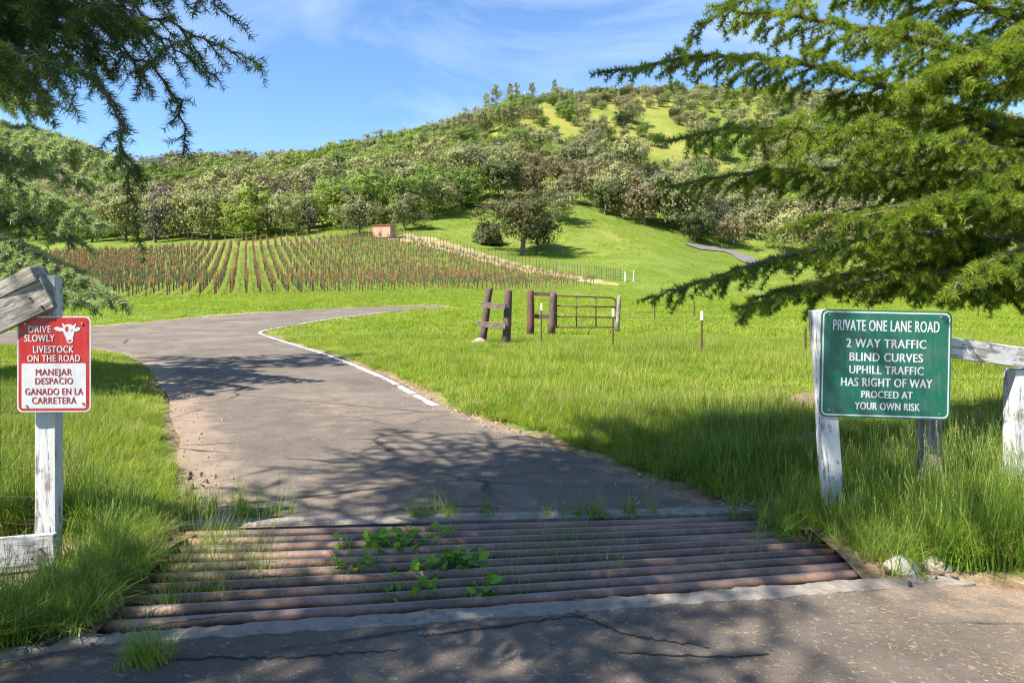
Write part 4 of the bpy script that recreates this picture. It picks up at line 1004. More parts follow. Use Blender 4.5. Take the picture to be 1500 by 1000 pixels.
# skyline pines and pale snag on the knoll top
def ridge(px_):
    ds = np.linspace(250, 420, 120); xs_ = (px_ - 750) / F * ds; py_ = HY - (gz(xs_, ds) - CAM_H) * F / ds; k = np.argmin(py_); return Vector((xs_[k], ds[k], gz(xs_[k:k+1], ds[k:k+1])[0]))
def pine(seed, H=11, r0=2.4, n=1000):
    rg = np.random.default_rng(seed); T = MB(); T.tube([(0, 0, -.5), (0.1, 0, H * .5), (0, 0, H)], [.25, .17, .04], 6)
    ls = []; C = []
    rr_ = random.Random(seed)
    for _ in range(34):
        h = H * (.35 + .65 * rr_.random()); a = rr_.random() * 6.28; ln = r0 * (1.15 - (h / H)) * rr_.uniform(.6, 1.3) + .4
        e = (math.cos(a) * ln, math.sin(a) * ln, h + .2 * ln); T.tube([(0, 0, h - .2), e], [.05, .015], 3, False)
        for _ in range(n // 34):
            t = rr_.uniform(.3, 1.05); C.append((e[0] * t, e[1] * t, h - .2 + (e[2] - h + .2) * t))
    P = np.array(C) + rg.normal(0, .22, (len(C), 3)); m = len(P); a = rg.normal(0, .16, (m, 3)); b = rg.normal(0, .16, (m, 3))
    return T.mesh('trunk', M_OBARK), npmesh('crown', np.stack([P - a, P + a, P + b], 1).reshape(-1, 3), np.arange(m * 3).reshape(-1, 3), M_OAKG)
PN = [pine(3), pine(4, 10, 2.0), pine(5, 9, 3.0, 1100)]
for i, (px_, s, lab) in enumerate(((674, .75, 'small pine on the left shoulder of the hilltop'), (713, 1.0, 'ragged pine leaning out left of the hilltop group'), (727, 1.25, 'tallest pine on the hilltop skyline'), (745, .95, 'open crowned pine right of the tallest hilltop pine'), (757, .9, 'open crowned pine second right of the tallest pine'), (778, .85, 'open crowned pine just right of the pale snag'), (812, .8, 'low spreading pine on the bare skyline saddle'), (470, .7, 'small pine on the left green ridge skyline'))):
    p = ridge(px_); g = thing('pine_tree', lab, 'tree', p); s *= 1.35; g.scale = (s,) * 3; g.rotation_euler = (0, random.uniform(-.08, .08), random.random() * 6)
    link('trunk', PN[i % 3][0], g); link('crown', PN[i % 3][1], g, kind='stuff')
p = ridge(768); g = thing('bare_snag', 'pale bare snag standing on the hilltop between the pines', 'tree', p); mb = MB(); mb.tube([p + Vector((0, -2, -.5)), p + Vector((.1, -2, 3)), p + Vector((0, -2, 6.5))], [.35, .28, .15], 6); part('trunk', mb, M_WHITEP, g)

# ------------------------------------------------------------------ grass
def blade(mb, r, h, w, bend, base=(0, 0), seg=3, az=None):
    a = r.random() * 6.28 if az is None else az; ca, sa = math.cos(a), math.sin(a); px_, py_ = -sa, ca; vs = []
    for i in range(seg + 1):
        t = i / seg; o = bend * t * t * h; z = h * t * (1 - .35 * bend * t); ww = w * (1 - t ** 1.5) * .5
        c = (base[0] + ca * o, base[1] + sa * o, z)
        if i == seg: vs.append(c)
        else: vs += [(c[0] - px_ * ww, c[1] - py_ * ww, z), (c[0] + px_ * ww, c[1] + py_ * ww, z)]
    fs = [(2*i, 2*i+1, 2*i+3, 2*i+2) for i in range(seg - 1)] + [(2*(seg-1), 2*(seg-1)+1, 2*seg)]
    mb.add(vs, fs)
def tuft(seed, n, rad, h, w, bend=.5, mat=M_GRASS, seeds=0, seg=3):
    r = random.Random(seed); mb = MB()
    for _ in range(n):
        a = r.random() * 6.28; q = rad * math.sqrt(r.random()); blade(mb, r, h * r.uniform(.5, 1.15), w * r.uniform(.7, 1.2), bend * r.uniform(.2, 1.6), (q * math.cos(a), q * math.sin(a)), seg)
    mb.mi = 1
    for _ in range(seeds):
        a = r.random() * 6.28; q = rad * r.random(); b = Vector((q * math.cos(a), q * math.sin(a), 0)); l = Vector((r.uniform(-.1, .1), r.uniform(-.1, .1), h * r.uniform(1.1, 1.4)))
        e = b + l; dr_ = Vector((r.uniform(-1, 1), r.uniform(-1, 1), -.25)).normalized() * .06
        mb.mi = 0; mb.tube([b, b + l * .6, e, e + dr_], [.0013, .001, .0007, .0005], 3, False); mb.mi = 1
        for k in range(6):
            c = e.lerp(b + l * .75, k / 7) ; o2 = Vector((r.uniform(-.005, .005), r.uniform(-.005, .005), .016)); mb.add([c + Vector((-.0015, 0, 0)), c + Vector((.0015, 0, .001)), c + o2], [(0, 1, 2)])
    return mb.mesh('tuft', [mat, M_SEED] if seeds else [mat], False)
near_p = [proto('grass_source', tuft(i, 16, .06, .26, .0062, .55, M_GRASS, 1 if i % 2 else 0)) for i in range(6)]
verge_p = [proto('grass_source', tuft(20 + i, 18, .06, .34, .0075, .75, M_GRASSD, 3 if i % 2 else 1)) for i in range(6)]
M_STRAW = leafmat('straw', [(.30, .25, .10), (.42, .35, .17)], .3, .8, 1)
near_p += [proto('grass_source', tuft(90, 7, .05, .34, .004, .5, M_STRAW))]; verge_p += [proto('grass_source', tuft(91, 8, .05, .36, .004, .7, M_STRAW))]
near_p += [proto('grass_source', tuft(94, 26, .07, .20, .010, .9, M_GRASSD))]
mid_p = [proto('grass_source', tuft(40 + i, 16, .12, .24, .012, .5, M_GRASS, 0, 2)) for i in range(5)]
mid_p += [proto('grass_source', tuft(92, 10, .11, .26, .008, .5, M_STRAW, 0, 2)), proto('grass_source', tuft(93, 24, .16, .22, .016, .9, M_GRASSD, 0, 2))]
far_p = [proto('grass_source', tuft(60 + i, 16, .30, .24, .028, .5, M_GRASS, 0, 2)) for i in range(5)]
def fan(n, d0, d1, p0=-60, p1=1560):
    u = RNG.random(n); d = np.sqrt(d0 * d0 + u * (d1 * d1 - d0 * d0)); px_ = RNG.uniform(p0, p1, n); return (px_ - 750) / F * d, d
def offroad(x, y, m=.05):
    k = ~(inpoly(x, y, ROAD) | inpoly(x, y, APRON) | inpoly(x, y, hole)); dd = np.minimum(np.minimum(pdist(x, y, ROAD), pdist(x, y, APRON)), pdist(x, y, GUARD))
    return k & (dd > m * (.3 + 2.2 * vnoise(x, y, .35)))
def grass(name, x, y, hs, protos, lab, up=None):
    z = gz(x, y) + .04 * (y < 20); n = len(x); rot = np.stack([RNG.normal(0, .12, n), RNG.normal(0, .12, n), RNG.uniform(0, 6.28, n)], 1)
    hh = hs * RNG.uniform(.75, 1.25, n); scl = np.stack([RNG.uniform(.85, 1.2, n)] * 2 + [hh], 1)
    return scatter(name, np.stack([x, y, z], 1), rot, scl, protos, label=lab, category='grass')
x, y = fan(30000, 3.0, 9.5, -250, 1700); k = offroad(x, y, .12); dE = np.minimum(pdist(x, y, ROAD), pdist(x, y, GUARD))
bare = np.hypot((x - 3.0) / 1.5, (y - 6.7) / .8) < .5 + .5 * vnoise(x, y, .3)
k &= ~bare & ~((x < -2.78) & (x > -4.8) & (y > 3.45) & (y < 4.72) & (vnoise(x, y, .3) < .93)) & ~((x < -2.6) & (x > -3.2) & (y > 3.6) & (y < 4.5))
x, y, dE = x[k], y[k], dE[k]
v = ((x > 1.5) & (y < 6.2)) | ((x < -1.5) & (y < 5.2)); v = v | (vnoise(x, y, 1.1) > .82)
hgt = (.35 + .75 * sst(.05, .8, dE)) * (.75 + .5 * vnoise(x, y, .9))
grass('meadow_grass', x[~v], y[~v], hgt[~v], near_p, 'bright green spring grass beside the near road')
grass('verge_grass', x[v], y[v], hgt[v] * 1.05, verge_p, 'taller seeding grass round the sign posts and cattle guard')
x, y = fan(52000, 9.0, 24); k = offroad(x, y, .1); x, y = x[k], y[k]; dE = pdist(x, y, ROAD)
hg = (.4 + .65 * sst(.1, 1.6, dE)) * (.35 + 1.15 * vnoise(x, y, 1.3) * (.5 + vnoise(x, y, 5)))
grass('field_grass', x, y, hg, mid_p, 'bright green grass of the fenced field and road verge')
x, y = fan(60000, 22, 95, -60, 1560); k = offroad(x, y, .2) & (~inpoly(x, y, DRYS)); x, y = x[k], y[k]
kk = RNG.random(len(x)) < np.interp(y, [22, 60, 95], [1, .7, .3]); x, y = x[kk], y[kk]
hg = np.where(inpoly(x, y, VINE), .35, .45 + .6 * vnoise(x, y, 4)); 
grass('distant_field_grass', x, y, hg, far_p, 'yellow green grass of the far field and between the vines')
u = RNG.random(34000); y = np.sqrt(90 ** 2 + u * (172 ** 2 - 90 ** 2)); pxr = RNG.uniform(480, 1560, len(u)); x = (pxr - 750) / F * y
kq = ~inpoly(x, y, VINE) & ~inpoly(x, y, DRYS) & (pdist(x, y, [(p.x, p.y) for p in FARROAD], False) > 3) & (vnoise(x, y, 3) > .3); x, y = x[kq], y[kq]
grass('knoll_grass', x, y, .5 + 1.1 * vnoise(x, y, 5), far_p, 'spring grass tufts on the green knoll and far meadow')
# tufts in the guard and along its edges
gx, gy = [], []
for (a, b, n_, sp) in ((-1.8, 4.1, 34, .22), (-1.85, 3.75, 30, .18), (-1.2, 4.0, 22, .25), (0.35, 4.5, 60, .2), (.45, 4.15, 26, .2), (.05, 3.9, 16, .15), (.9, 4.3, 18, .25), (1.2, 4.1, 8, .2), (-.2, 3.75, 26, .22), (-.65, 3.75, 18, .2), (-2.0, 4.5, 40, .22), (-.6, 4.35, 26, .3)):
    gx += list(RNG.normal(a, sp, n_)); gy += list(RNG.normal(b, sp * .5, n_))
gx, gy = np.array(gx), np.array(gy); k = inpoly(gx, gy, GUARD); gx, gy = gx[k], gy[k]; n = len(gx)
scatter('guard_grass', np.stack([gx, gy, np.full(n, -.20)], 1), np.stack([RNG.normal(0, .2, n), RNG.normal(0, .2, n), RNG.uniform(0, 6.28, n)], 1), np.stack([RNG.uniform(.5, .9, n)] * 2 + [RNG.uniform(.6, 1.0, n) + .45 * (gx < -1.4)], 1), verge_p, label='grass growing up between the pipes of the cattle guard', category='grass')
ex, ey = [], []
for t in np.linspace(0, 1, 60):
    for (A, Bq) in (((-2.3, 4.80), (-2.1, 5.0)),): pass
for (a, b, n_, sx_, sy_) in ((-2.6, 4.3, 170, .18, .45), (-2.5, 3.5, 100, .14, .22), (-2.55, 5.1, 45, .2, .2), (-1.9, 5.05, 14, .15, .06), (2.15, 4.85, 120, .22, .2), (2.2, 4.35, 70, .07, .22), (2.5, 4.25, 40, .15, .1), (2.35, 4.5, 60, .12, .2), (-.6, 5.02, 10, .25, .02), (.55, 5.06, 18, .35, .02), (-1.65, 3.02, 12, .06, .03)):
    ex += list(RNG.normal(a, sx_, n_)); ey += list(RNG.normal(b, sy_, n_))
ex, ey = np.array(ex), np.array(ey); n = len(ex)
scatter('edge_weeds', np.stack([ex, ey, gz(ex, ey) + .0], 1), np.stack([RNG.normal(0, .25, n), RNG.normal(0, .25, n), RNG.uniform(0, 6.28, n)], 1), np.stack([RNG.uniform(.5, .9, n)] * 2 + [RNG.uniform(.3, 1.0, n)], 1), verge_p, label='grass tufts hanging over the ends and kerb of the cattle guard', category='grass')
# broadleaf weeds in the guard: each leaf a part
def leafmesh(seed):
    r = random.Random(seed); mb = MB(); n = 10; vs = [(0, 0, 0)]
    for i in range(n):
        a = -math.pi * .85 + 1.7 * math.pi * i / (n - 1); q = 1 + .13 * math.cos(2.5 * a) + r.uniform(-.05, .05); vs.append((.5 + q * .5 * math.cos(a), q * .5 * math.sin(a), .07 * math.cos(a * 2) + r.uniform(-.03, .03)))
    vs.append((.5, 0, -.05)); mb.add(vs, [(11, i, i + 1) for i in range(1, 10)] + [(11, 10, 0), (11, 0, 1)])
    return mb.mesh('leaf', M_BROAD, True)
LM = [leafmesh(i) for i in range(4)]
def broad(px_, py_, n_, sp, sz, lab, zz=-.05):
    c = Vector(((px_ - 750) / F, 1, -(py_ - HY) / F)); c = c * (CAM_H - zz) / ((py_ - HY) / F); p = Vector((c.x, c.y, -.28))
    g = thing('broadleaf_weed', lab, 'weed', p); rr_ = random.Random(int(px_ * 3 + py_))
    mb = MB(); st = []; n_ = int(n_ * 1.5); sz *= .85
    for i in range(n_):
        a = rr_.random() * 6.28; q = sp * math.sqrt(rr_.random()); e = Vector((math.cos(a) * q, math.sin(a) * q * .6, .26 + rr_.uniform(-.06, .10)))
        mb.tube([(0, 0, 0), tuple(e * .5 + Vector((0, 0, .05))), tuple(e)], [.004, .003, .002], 3, False)
        o = link('leaf', LM[i % 4], g); o.location = e; s = sz * rr_.uniform(.45, 1.1); o.scale = (s, s, s); o.rotation_euler = (rr_.gauss(0, .5), rr_.gauss(-.2, .45), a)
    link('stem', mb.mesh('stem', M_BROAD), g)
broad(575, 810, 50, .17, .07, 'broadleaf weed with rounded leaves left of centre in the cattle guard')
broad(625, 848, 40, .13, .065, 'lightest green broadleaf weed nearest the centre of the cattle guard')
broad(676, 828, 44, .12, .072, 'upright broadleaf weed right of centre in the cattle guard', -.02)
broad(625, 800, 26, .16, .06, 'broadleaf weed toward the far kerb in the cattle guard')
broad(530, 842, 30, .17, .055, 'low broadleaf weed at the left of the weedy patch in the guard')
broad(703, 880, 8, .05, .085, 'small weed with two big leaves at the near kerb of the guard')
broad(590, 880, 26, .2, .05, 'low broadleaf weed by the near pipes of the guard')
broad(510, 815, 14, .18, .05, 'scattered small leaved weed at the left far part of the guard')
# litter
x, y = fan(9000, 2.8, 6.0, 500, 1650); k = inpoly(x, y, APRON); x, y = x[k], y[k]; k = RNG.random(len(x)) < sst(.3, 2.6, x) * .95 + .03; x, y = x[k], y[k]; n = len(x)
mb = MB(); r_ = random.Random(2)
for _ in range(2):
    a = r_.random() * 3.1; c = (r_.uniform(-.06, .06), r_.uniform(-.06, .06)); l = r_.uniform(.010, .022)
    dx, dy = math.cos(a) * l, math.sin(a) * l; mb.add([(c[0]-dx, c[1]-dy, 0), (c[0]+dy*.04, c[1]-dx*.04, .001), (c[0]+dx, c[1]+dy, .001), (c[0]-dy*.04, c[1]+dx*.04, 0)], [(0, 1, 2, 3)])
LP = [proto('litter_source', mb.mesh('needles', M_LITTER))]
scatter('dry_needle_litter', np.stack([x, y, np.full(n, .018)], 1), np.stack([np.zeros(n), np.zeros(n), RNG.uniform(0, 6.28, n)], 1), RNG.uniform(.6, 1.5, n), LP, label='dry orange cedar needles strewn on the asphalt at lower right', category='needle litter')
x, y = fan(3500, 4.0, 13, 150, 1250); dE = np.minimum(np.minimum(pdist(x, y, [tuple(p) for p in redge], False), pdist(x, y, [tuple(p) for p in ledge_near], False)), pdist(x, y, GUARD)); k = (dE < .55 * RNG.random(len(x)) ** 2 + .05) & ~inpoly(x, y, hole); x, y = x[k], y[k]; n = len(x)
mb = MB(); rockmesh(mb, (0, 0, 0), .014, 5, (1, 1, .6), 1)
scatter('gravel', np.stack([x, y, gz(x, y) + .015], 1), RNG.uniform(0, 6.28, (n, 3)), RNG.uniform(.3, 1.6, n), [proto('pebble_source', mb.mesh('pebble', M_ROCK, True))], label='small stones along the road edges', category='gravel')
mb = MB(); r_ = random.Random(4)
for _ in range(40):
    a = r_.random() * 6.28; c = Vector((r_.gauss(0, .12), r_.gauss(0, .08), .02 + r_.random() * .05)); l = r_.uniform(.05, .16); e = c + Vector((math.cos(a) * l, math.sin(a) * l, r_.uniform(0, .07)))
    mb.tube([c, e], [.003, .0015], 3, False)
mb2 = MB(); rockmesh(mb2, (0, 0, 0), .017, 9, (1.2, .9, .6), 2)
cx_, cy_ = [], []
for (A, Bq, n_, sg) in (((2.32, 4.0), (1.98, 5.1), 150, .07), ((-2.2, 3.3), (-2.4, 4.85), 120, .07), ((2.3, 3.92), (3.0, 4.3), 25, .1), ((-2.3, 3.15), (-2.75, 3.6), 50, .12), ((-2.5, 5.0), (-2.9, 6.2), 60, .12)):
    t = RNG.random(n_); cx_ += list(A[0] + (Bq[0] - A[0]) * t + RNG.normal(0, sg, n_)); cy_ += list(A[1] + (Bq[1] - A[1]) * t + RNG.normal(0, sg, n_))
cx_, cy_ = np.array(cx_), np.array(cy_); n = len(cx_)
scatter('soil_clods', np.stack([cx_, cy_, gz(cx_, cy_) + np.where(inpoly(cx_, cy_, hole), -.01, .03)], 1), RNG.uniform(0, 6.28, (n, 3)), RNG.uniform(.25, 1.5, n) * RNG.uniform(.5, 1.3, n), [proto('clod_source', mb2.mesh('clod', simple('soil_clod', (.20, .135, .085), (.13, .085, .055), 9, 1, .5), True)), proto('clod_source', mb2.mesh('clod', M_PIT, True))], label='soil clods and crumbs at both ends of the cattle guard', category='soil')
M_CRACK = simple('crack_dark', (.018, .016, .014), (.03, .026, .022), 20, 1, 0)
mbc = MB()
for line in ([(200, 972), (330, 969), (420, 968), (500, 962), (585, 957)], [(615, 938), (660, 931), (740, 922), (800, 913), (860, 906)], [(835, 904), (870, 915), (910, 932), (960, 941), (1040, 952)], [(560, 754), (620, 747), (690, 744), (740, 749)], [(640, 690), (680, 684), (720, 686), (750, 683)], [(900, 960), (1010, 966), (1130, 965)], [(60, 950), (140, 938), (220, 922), (330, 905)]):
    pts_ = catmull([px2(q) for q in line], 10); prev = None
    for k, p_ in enumerate(pts_):
        t_ = pts_[min(k+1, len(pts_)-1)] - pts_[max(k-1, 0)]; t_ = t_ / (np.hypot(*t_) + 1e-9); nn2 = np.array([-t_[1], t_[0]]); wv = .004 + .006 * random.random() * (1 - abs(2 * k / len(pts_) - 1)) ; o2 = random.uniform(-.012, .012)
        a_, b_ = p_ + nn2 * (o2 - wv), p_ + nn2 * (o2 + wv)
        if prev is not None: mbc.add([(q[0], q[1], GZ(*q) + .0165) for q in (prev[0], a_, b_, prev[1])], [(0, 1, 2, 3)])
        prev = (a_, b_)
link('asphalt_cracks', mbc.mesh('asphalt_cracks', M_CRACK), kind='structure')
o = link('dead_twigs', mb.mesh('dead_twigs', M_BARE), None, kind='stuff', label='heap of dead twigs at the far right corner of the cattle guard', category='twigs'); o.location = (1.72, 5.02, .03)

# ------------------------------------------------------------------ cedars
def sprig(seed, L_=.07, nl=.034, n=34, w=.0016, mat=M_NEEDLE):
    r = random.Random(seed); V = []; Fc = []
    for i in range(n):
        t = r.random(); a = r.random() * 6.28; b = Vector((0, 0, L_ * t)); rad = Vector((math.cos(a), math.sin(a), 0))
        d = (rad * r.uniform(.7, 1.0) + Vector((0, 0, r.uniform(.15, .75)))).normalized() * nl * r.uniform(.7, 1.15); s = d.cross(Vector((r.gauss(0, 1), r.gauss(0, 1), r.gauss(0, 1)))).normalized() * w
        k = len(V); V += [b - s, b + s, b + d * .6 + s * .8, b + d]; Fc.append((k, k + 1, k + 2, k + 3))
    return proto('sprig_source', npmesh('sprig', [tuple(v) for v in V], Fc, mat))
SP_R = [sprig(i, .08, .046, 56, .0025, M_NEEDLE) for i in range(4)]
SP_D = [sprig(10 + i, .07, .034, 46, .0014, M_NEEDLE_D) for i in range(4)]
SP_L = [sprig(20 + i, .14, .075, 44, .0055, M_NEEDLE_L) for i in range(4)]
SP_U = [sprig(30 + i, .16, .06, 30, .005, M_NEEDLE_D) for i in range(3)]
ZAX = Vector((0, 0, 1))
def branch(root, P, seclen, seed, sprigs, r0=.03, step=.13, tstep=.085, sstep=.05, droop=.35, ssc=1., terl=.2, hang=0., prof=None, t0=.0):
    """a cedar limb through points P (world): side branches, twigs, needles"""
    rr_ = random.Random(seed); pts = [Vector(p) for p in catmull(P, 7)]; n = len(pts); org = root.location
    mb = MB(); Ls = [0]
    for i in range(1, n): Ls.append(Ls[-1] + (pts[i] - pts[i-1]).length)
    T = Ls[-1]; pts = [p + Vector((rr_.uniform(-1, 1), rr_.uniform(-1, 1), rr_.uniform(-1, 1))) * min(.02, r0) for p in pts]
    mb.tube(pts, [r0 * (1 - .86 * l / T) for l in Ls], 6, False)
    SPp, SPd = [], []
    def needles(Q, st, skip=0):
        acc = 0; nxt = skip
        for i in range(len(Q) - 1):
            seg = Q[i+1] - Q[i]; l = seg.length
            if l < 1e-6: continue
            u = seg / l
            while nxt <= acc + l:
                SPp.append(Q[i] + u * (nxt - acc)); SPd.append(u + Vector((rr_.gauss(0, .12), rr_.gauss(0, .12), rr_.gauss(0, .12)))); nxt += st * rr_.uniform(.8, 1.2)
            acc += l
    def at_(s):
        for i in range(n - 1):
            if Ls[i+1] >= s: 
                f = (s - Ls[i]) / (Ls[i+1] - Ls[i] + 1e-9); return pts[i].lerp(pts[i+1], f), (pts[i+1] - pts[i]).normalized()
        return pts[-1], (pts[-1] - pts[-2]).normalized()
    s = T * t0 + step; side = 1
    while s < T:
        c, tg = at_(s); t = s / T; sd_ = tg.cross(ZAX)
        if sd_.length < .2: sd_ = Vector((1, 0, 0))
        sd_.normalize(); pr = (min(1, (1 - t) * 1.5 + .12) * min(1, .35 + t * 2.2)) if prof is None else prof(t)
        ln = seclen * pr * rr_.uniform(.55, 1.2)
        if rr_.random() < .08: ln *= .3
        ang = R(rr_.uniform(38, 66)); d = (tg * math.cos(ang) + sd_ * side * math.sin(ang) + ZAX * rr_.uniform(-.22, .18) - ZAX * hang * rr_.random()).normalized()
        k = max(3, int(ln / .09)); Q = [c]; dd = d
        for i in range(k):
            dd = (dd + Vector((rr_.gauss(0, .05), rr_.gauss(0, .05), rr_.gauss(0, .05) - droop * (i + 1) / k * .22))).normalized(); Q.append(Q[-1] + dd * ln / k)
        mb.tube(Q, [max(.0018, .0075 * (1 - .8 * i / k) * (r0 / .03) ** .5) for i in range(k + 1)], 4, False)
        needles(Q, sstep, .03)
        # tertiary twigs
        q = tstep * 1.2; sd2 = 1; tot = ln
        while q < tot * .95:
            i = min(k - 1, int(q / tot * k)); c2 = Q[i].lerp(Q[i+1], q / tot * k - i); u = (Q[i+1] - Q[i]).normalized(); s2 = u.cross(ZAX)
            if s2.length < .1: s2 = Vector((1, 0, 0))
            s2.normalize(); a2 = R(rr_.uniform(35, 60)); l2 = terl * rr_.uniform(.4, 1.25) * min(1, (1 - q / tot) * 1.6 + .25)
            d2 = (u * math.cos(a2) + s2 * sd2 * math.sin(a2) + ZAX * (rr_.uniform(-.35, .1) - hang * .5)).normalized()
            e = c2 + d2 * l2 * .55; e2 = e + (d2 - ZAX * droop * .8).normalized() * l2 * .45
            mb.tube([c2, e, e2], [.0028, .002, .001], 3, False); needles([c2, e, e2], sstep, .015)
            q += tstep * rr_.uniform(.7, 1.3); sd2 = -sd2
        s += step * rr_.uniform(.7, 1.3); side = -side
    needles(pts[int(n * .35):], sstep)
    o = part('branch', mb, M_BARK, root, True)
    Pn = np.array([(p.x - org[0], p.y - org[1], p.z - org[2]) for p in SPp]); D = np.array([tuple(d) for d in SPd]); D /= np.linalg.norm(D, axis=1)[:, None]
    th = np.arccos(np.clip(D[:, 2], -1, 1)); ph = np.arctan2(D[:, 1], D[:, 0]); m = len(Pn)
    rot = np.stack([np.zeros(m), th, ph], 1)
    scatter('needles', Pn, rot, np.array([ssc * rr_.uniform(.8, 1.2) for _ in range(m)]), sprigs, parent=o)
    return m
def trunk(root, base, top, r, sway=.1):
    mb = MB(); b = Vector(base); t = Vector(top); pts = [b.lerp(t, k / 12) + Vector((math.sin(k * .9) * sway, math.cos(k * .7) * sway, 0)) for k in range(13)]
    mb.tube(pts, [r * (1 - .9 * k / 12) for k in range(13)], 12, False); part('trunk', mb, M_BARK, root, True); return pts
tot = 0
# right cedar, trunk beyond the right edge of the frame
RC = thing('cedar_tree', 'large sunlit cedar overhanging the green sign from the right', 'tree', (6.6, 7.0, 0))
trunk(RC, (6.6, 7.0, -.2), (6.9, 7.3, 15), .32)
RB = [ # (px, py, d) from the trunk side to the tip, side length
 ([(1640, 250, 6.6), (1500, 200, 6.2), (1370, 148, 6.0), (1200, 100, 5.8), (1050, 82, 5.6), (878, 104, 5.5)], .62, .055),
 ([(1600, 130, 6.3), (1400, 70, 6.0), (1200, 30, 5.7), (1060, 20, 5.5), (1010, 62, 5.4)], .50, .05),
 ([(1640, 300, 6.4), (1480, 225, 5.7), (1280, 196, 5.3), (1100, 186, 5.1), (968, 207, 5.0)], .55, .045),
 ([(1640, 300, 6.9), (1500, 268, 6.6), (1300, 252, 6.3), (1120, 250, 6.0), (972, 274, 5.9)], .65, .05),
 ([(1640, 380, 6.6), (1450, 350, 6.0), (1280, 345, 5.7), (1120, 385, 5.5), (1030, 412, 5.4), (945, 438, 5.3)], .50, .05),
 ([(1640, 420, 6.4), (1460, 400, 5.8), (1300, 408, 5.6), (1180, 425, 5.5), (1080, 452, 5.5)], .50, .04),
 ([(1600, 60, 6.8), (1450, 10, 6.6), (1300, -30, 6.3), (1150, -20, 6.0), (1045, 10, 6.0)], .5, .05),
 ([(1650, 340, 5.9), (1520, 300, 5.2), (1400, 290, 5.2), (1290, 310, 5.1), (1200, 350, 5.1)], .55, .04),
 ([(1650, 200, 7.4), (1480, 180, 7.4), (1320, 170, 7.3), (1180, 210, 7.2), (1100, 260, 7.1)], .55, .05),
 ([(1650, 300, 7.6), (1500, 310, 7.6), (1360, 300, 7.5), (1230, 310, 7.3), (1130, 340, 7.2)], .7, .05),
 ([(1650, 420, 6.9), (1500, 400, 6.6), (1380, 385, 6.3), (1250, 400, 6.2), (1120, 430, 6.1), (1080, 470, 6.1)], .6, .05),
 ([(1620, 60, 5.8), (1500, 60, 5.6), (1400, 90, 5.4), (1320, 140, 5.3)], .6, .04),
 ([(1650, 200, 5.6), (1540, 230, 5.5), (1440, 250, 5.3), (1360, 300, 5.2)], .5, .04),
 ([(1650, 360, 5.6), (1540, 360, 5.2), (1450, 380, 4.95), (1385, 435, 4.7)], .42, .035),
 ([(1650, 100, 7.5), (1500, 80, 7.4), (1350, 60, 7.2), (1230, 40, 7.0)], .5, .05),
 ([(1650, -60, 7.0), (1500, -60, 6.8), (1380, -40, 6.6), (1280, 0, 6.5)], .5, .05),
 ([(1660, 300, 8.2), (1560, 330, 8.2), (1450, 350, 8.0), (1340, 370, 7.8), (1240, 400, 7.6)], .75, .05),
 ([(1640, 0, 6.2), (1540, 20, 5.9), (1460, 70, 5.7), (1420, 130, 5.6)], .6, .04),
 ([(1640, 430, 7.4), (1520, 420, 7.2), (1400, 415, 7.0), (1300, 425, 6.8)], .6, .04),
 ([(1640, 130, 8.2), (1540, 120, 8.2), (1440, 130, 8.0), (1340, 110, 7.8)], .55, .05)]
for i, (pp, sl_, r0) in enumerate(RB):
    P = [tuple(pix(*q)) for q in pp]
    tot += branch(RC, P, sl_, 100 + i, SP_R, r0=r0, step=.085, tstep=.075, sstep=.045, droop=.6, ssc=1.0, terl=.24, hang=.25)
rr2 = random.Random(8)
for i in range(16):   # limbs outside the frame
    h = 3.5 + i * .62; a = rr2.uniform(-1.9, 1.4) if i % 2 else rr2.uniform(1.3, 4.2); ln = max(1.2, 4.2 - h * .22) * rr2.uniform(.8, 1.1)
    b = Vector((6.7, 7.1, h)); e = b + Vector((math.cos(a) * ln, math.sin(a) * ln, .1))
    if e.x < 6.4: continue
    tot += branch(RC, [tuple(b), tuple(b.lerp(e, .4) + ZAX * .2), tuple(b.lerp(e, .75) + ZAX * .15), tuple(e - ZAX * .2)], 1.1, 200 + i, SP_U, r0=.05, step=.22, tstep=.15, sstep=.09, droop=.4, ssc=1.3, terl=.35)
# near left cedar
LC = thing('cedar_tree', 'dark near cedar hanging in at the top left corner', 'tree', (-4.6, 1.0, 0))
trunk(LC, (-4.6, 1.0, -.2), (-4.3, 1.2, 14), .3)
LB = [
 ([(-330, -60, 3.2), (-60, -30, 2.9), (120, -10, 2.7), (240, 30, 2.6), (330, 70, 2.6), (386, 95, 2.6)], .30, .016),
 ([(-300, 20, 3.0), (-50, 30, 2.8), (100, 45, 2.7), (200, 85, 2.7), (262, 150, 2.7), (268, 232, 2.7)], .26, .016),
 ([(-300, 60, 2.8), (-60, 60, 2.6), (60, 80, 2.5), (130, 110, 2.5), (170, 170, 2.5), (185, 260, 2.5), (206, 355, 2.5)], .16, .014),
 ([(-300, -120, 2.9), (-20, -90, 2.7), (160, -60, 2.6), (280, -20, 2.6), (345, 30, 2.7)], .30, .016),
 ([(-300, -20, 3.2), (-40, 0, 3.1), (150, 20, 3.0), (260, 70, 3.0), (320, 120, 3.0)], .3, .014),
 ([(-200, 60, 2.3), (-40, 70, 2.2), (50, 85, 2.1), (120, 110, 2.1)], .28, .014),
 ([(-200, 170, 2.5), (-80, 190, 2.4), (-20, 215, 2.4), (30, 275, 2.4)], .12, .012),
 ([(-200, -60, 2.5), (-40, -40, 2.4), (80, -10, 2.3), (180, 20, 2.3)], .3, .014),
 ([(-250, -150, 3.3), (0, -110, 3.2), (150, -60, 3.1), (260, -10, 3.1)], .35, .016)]
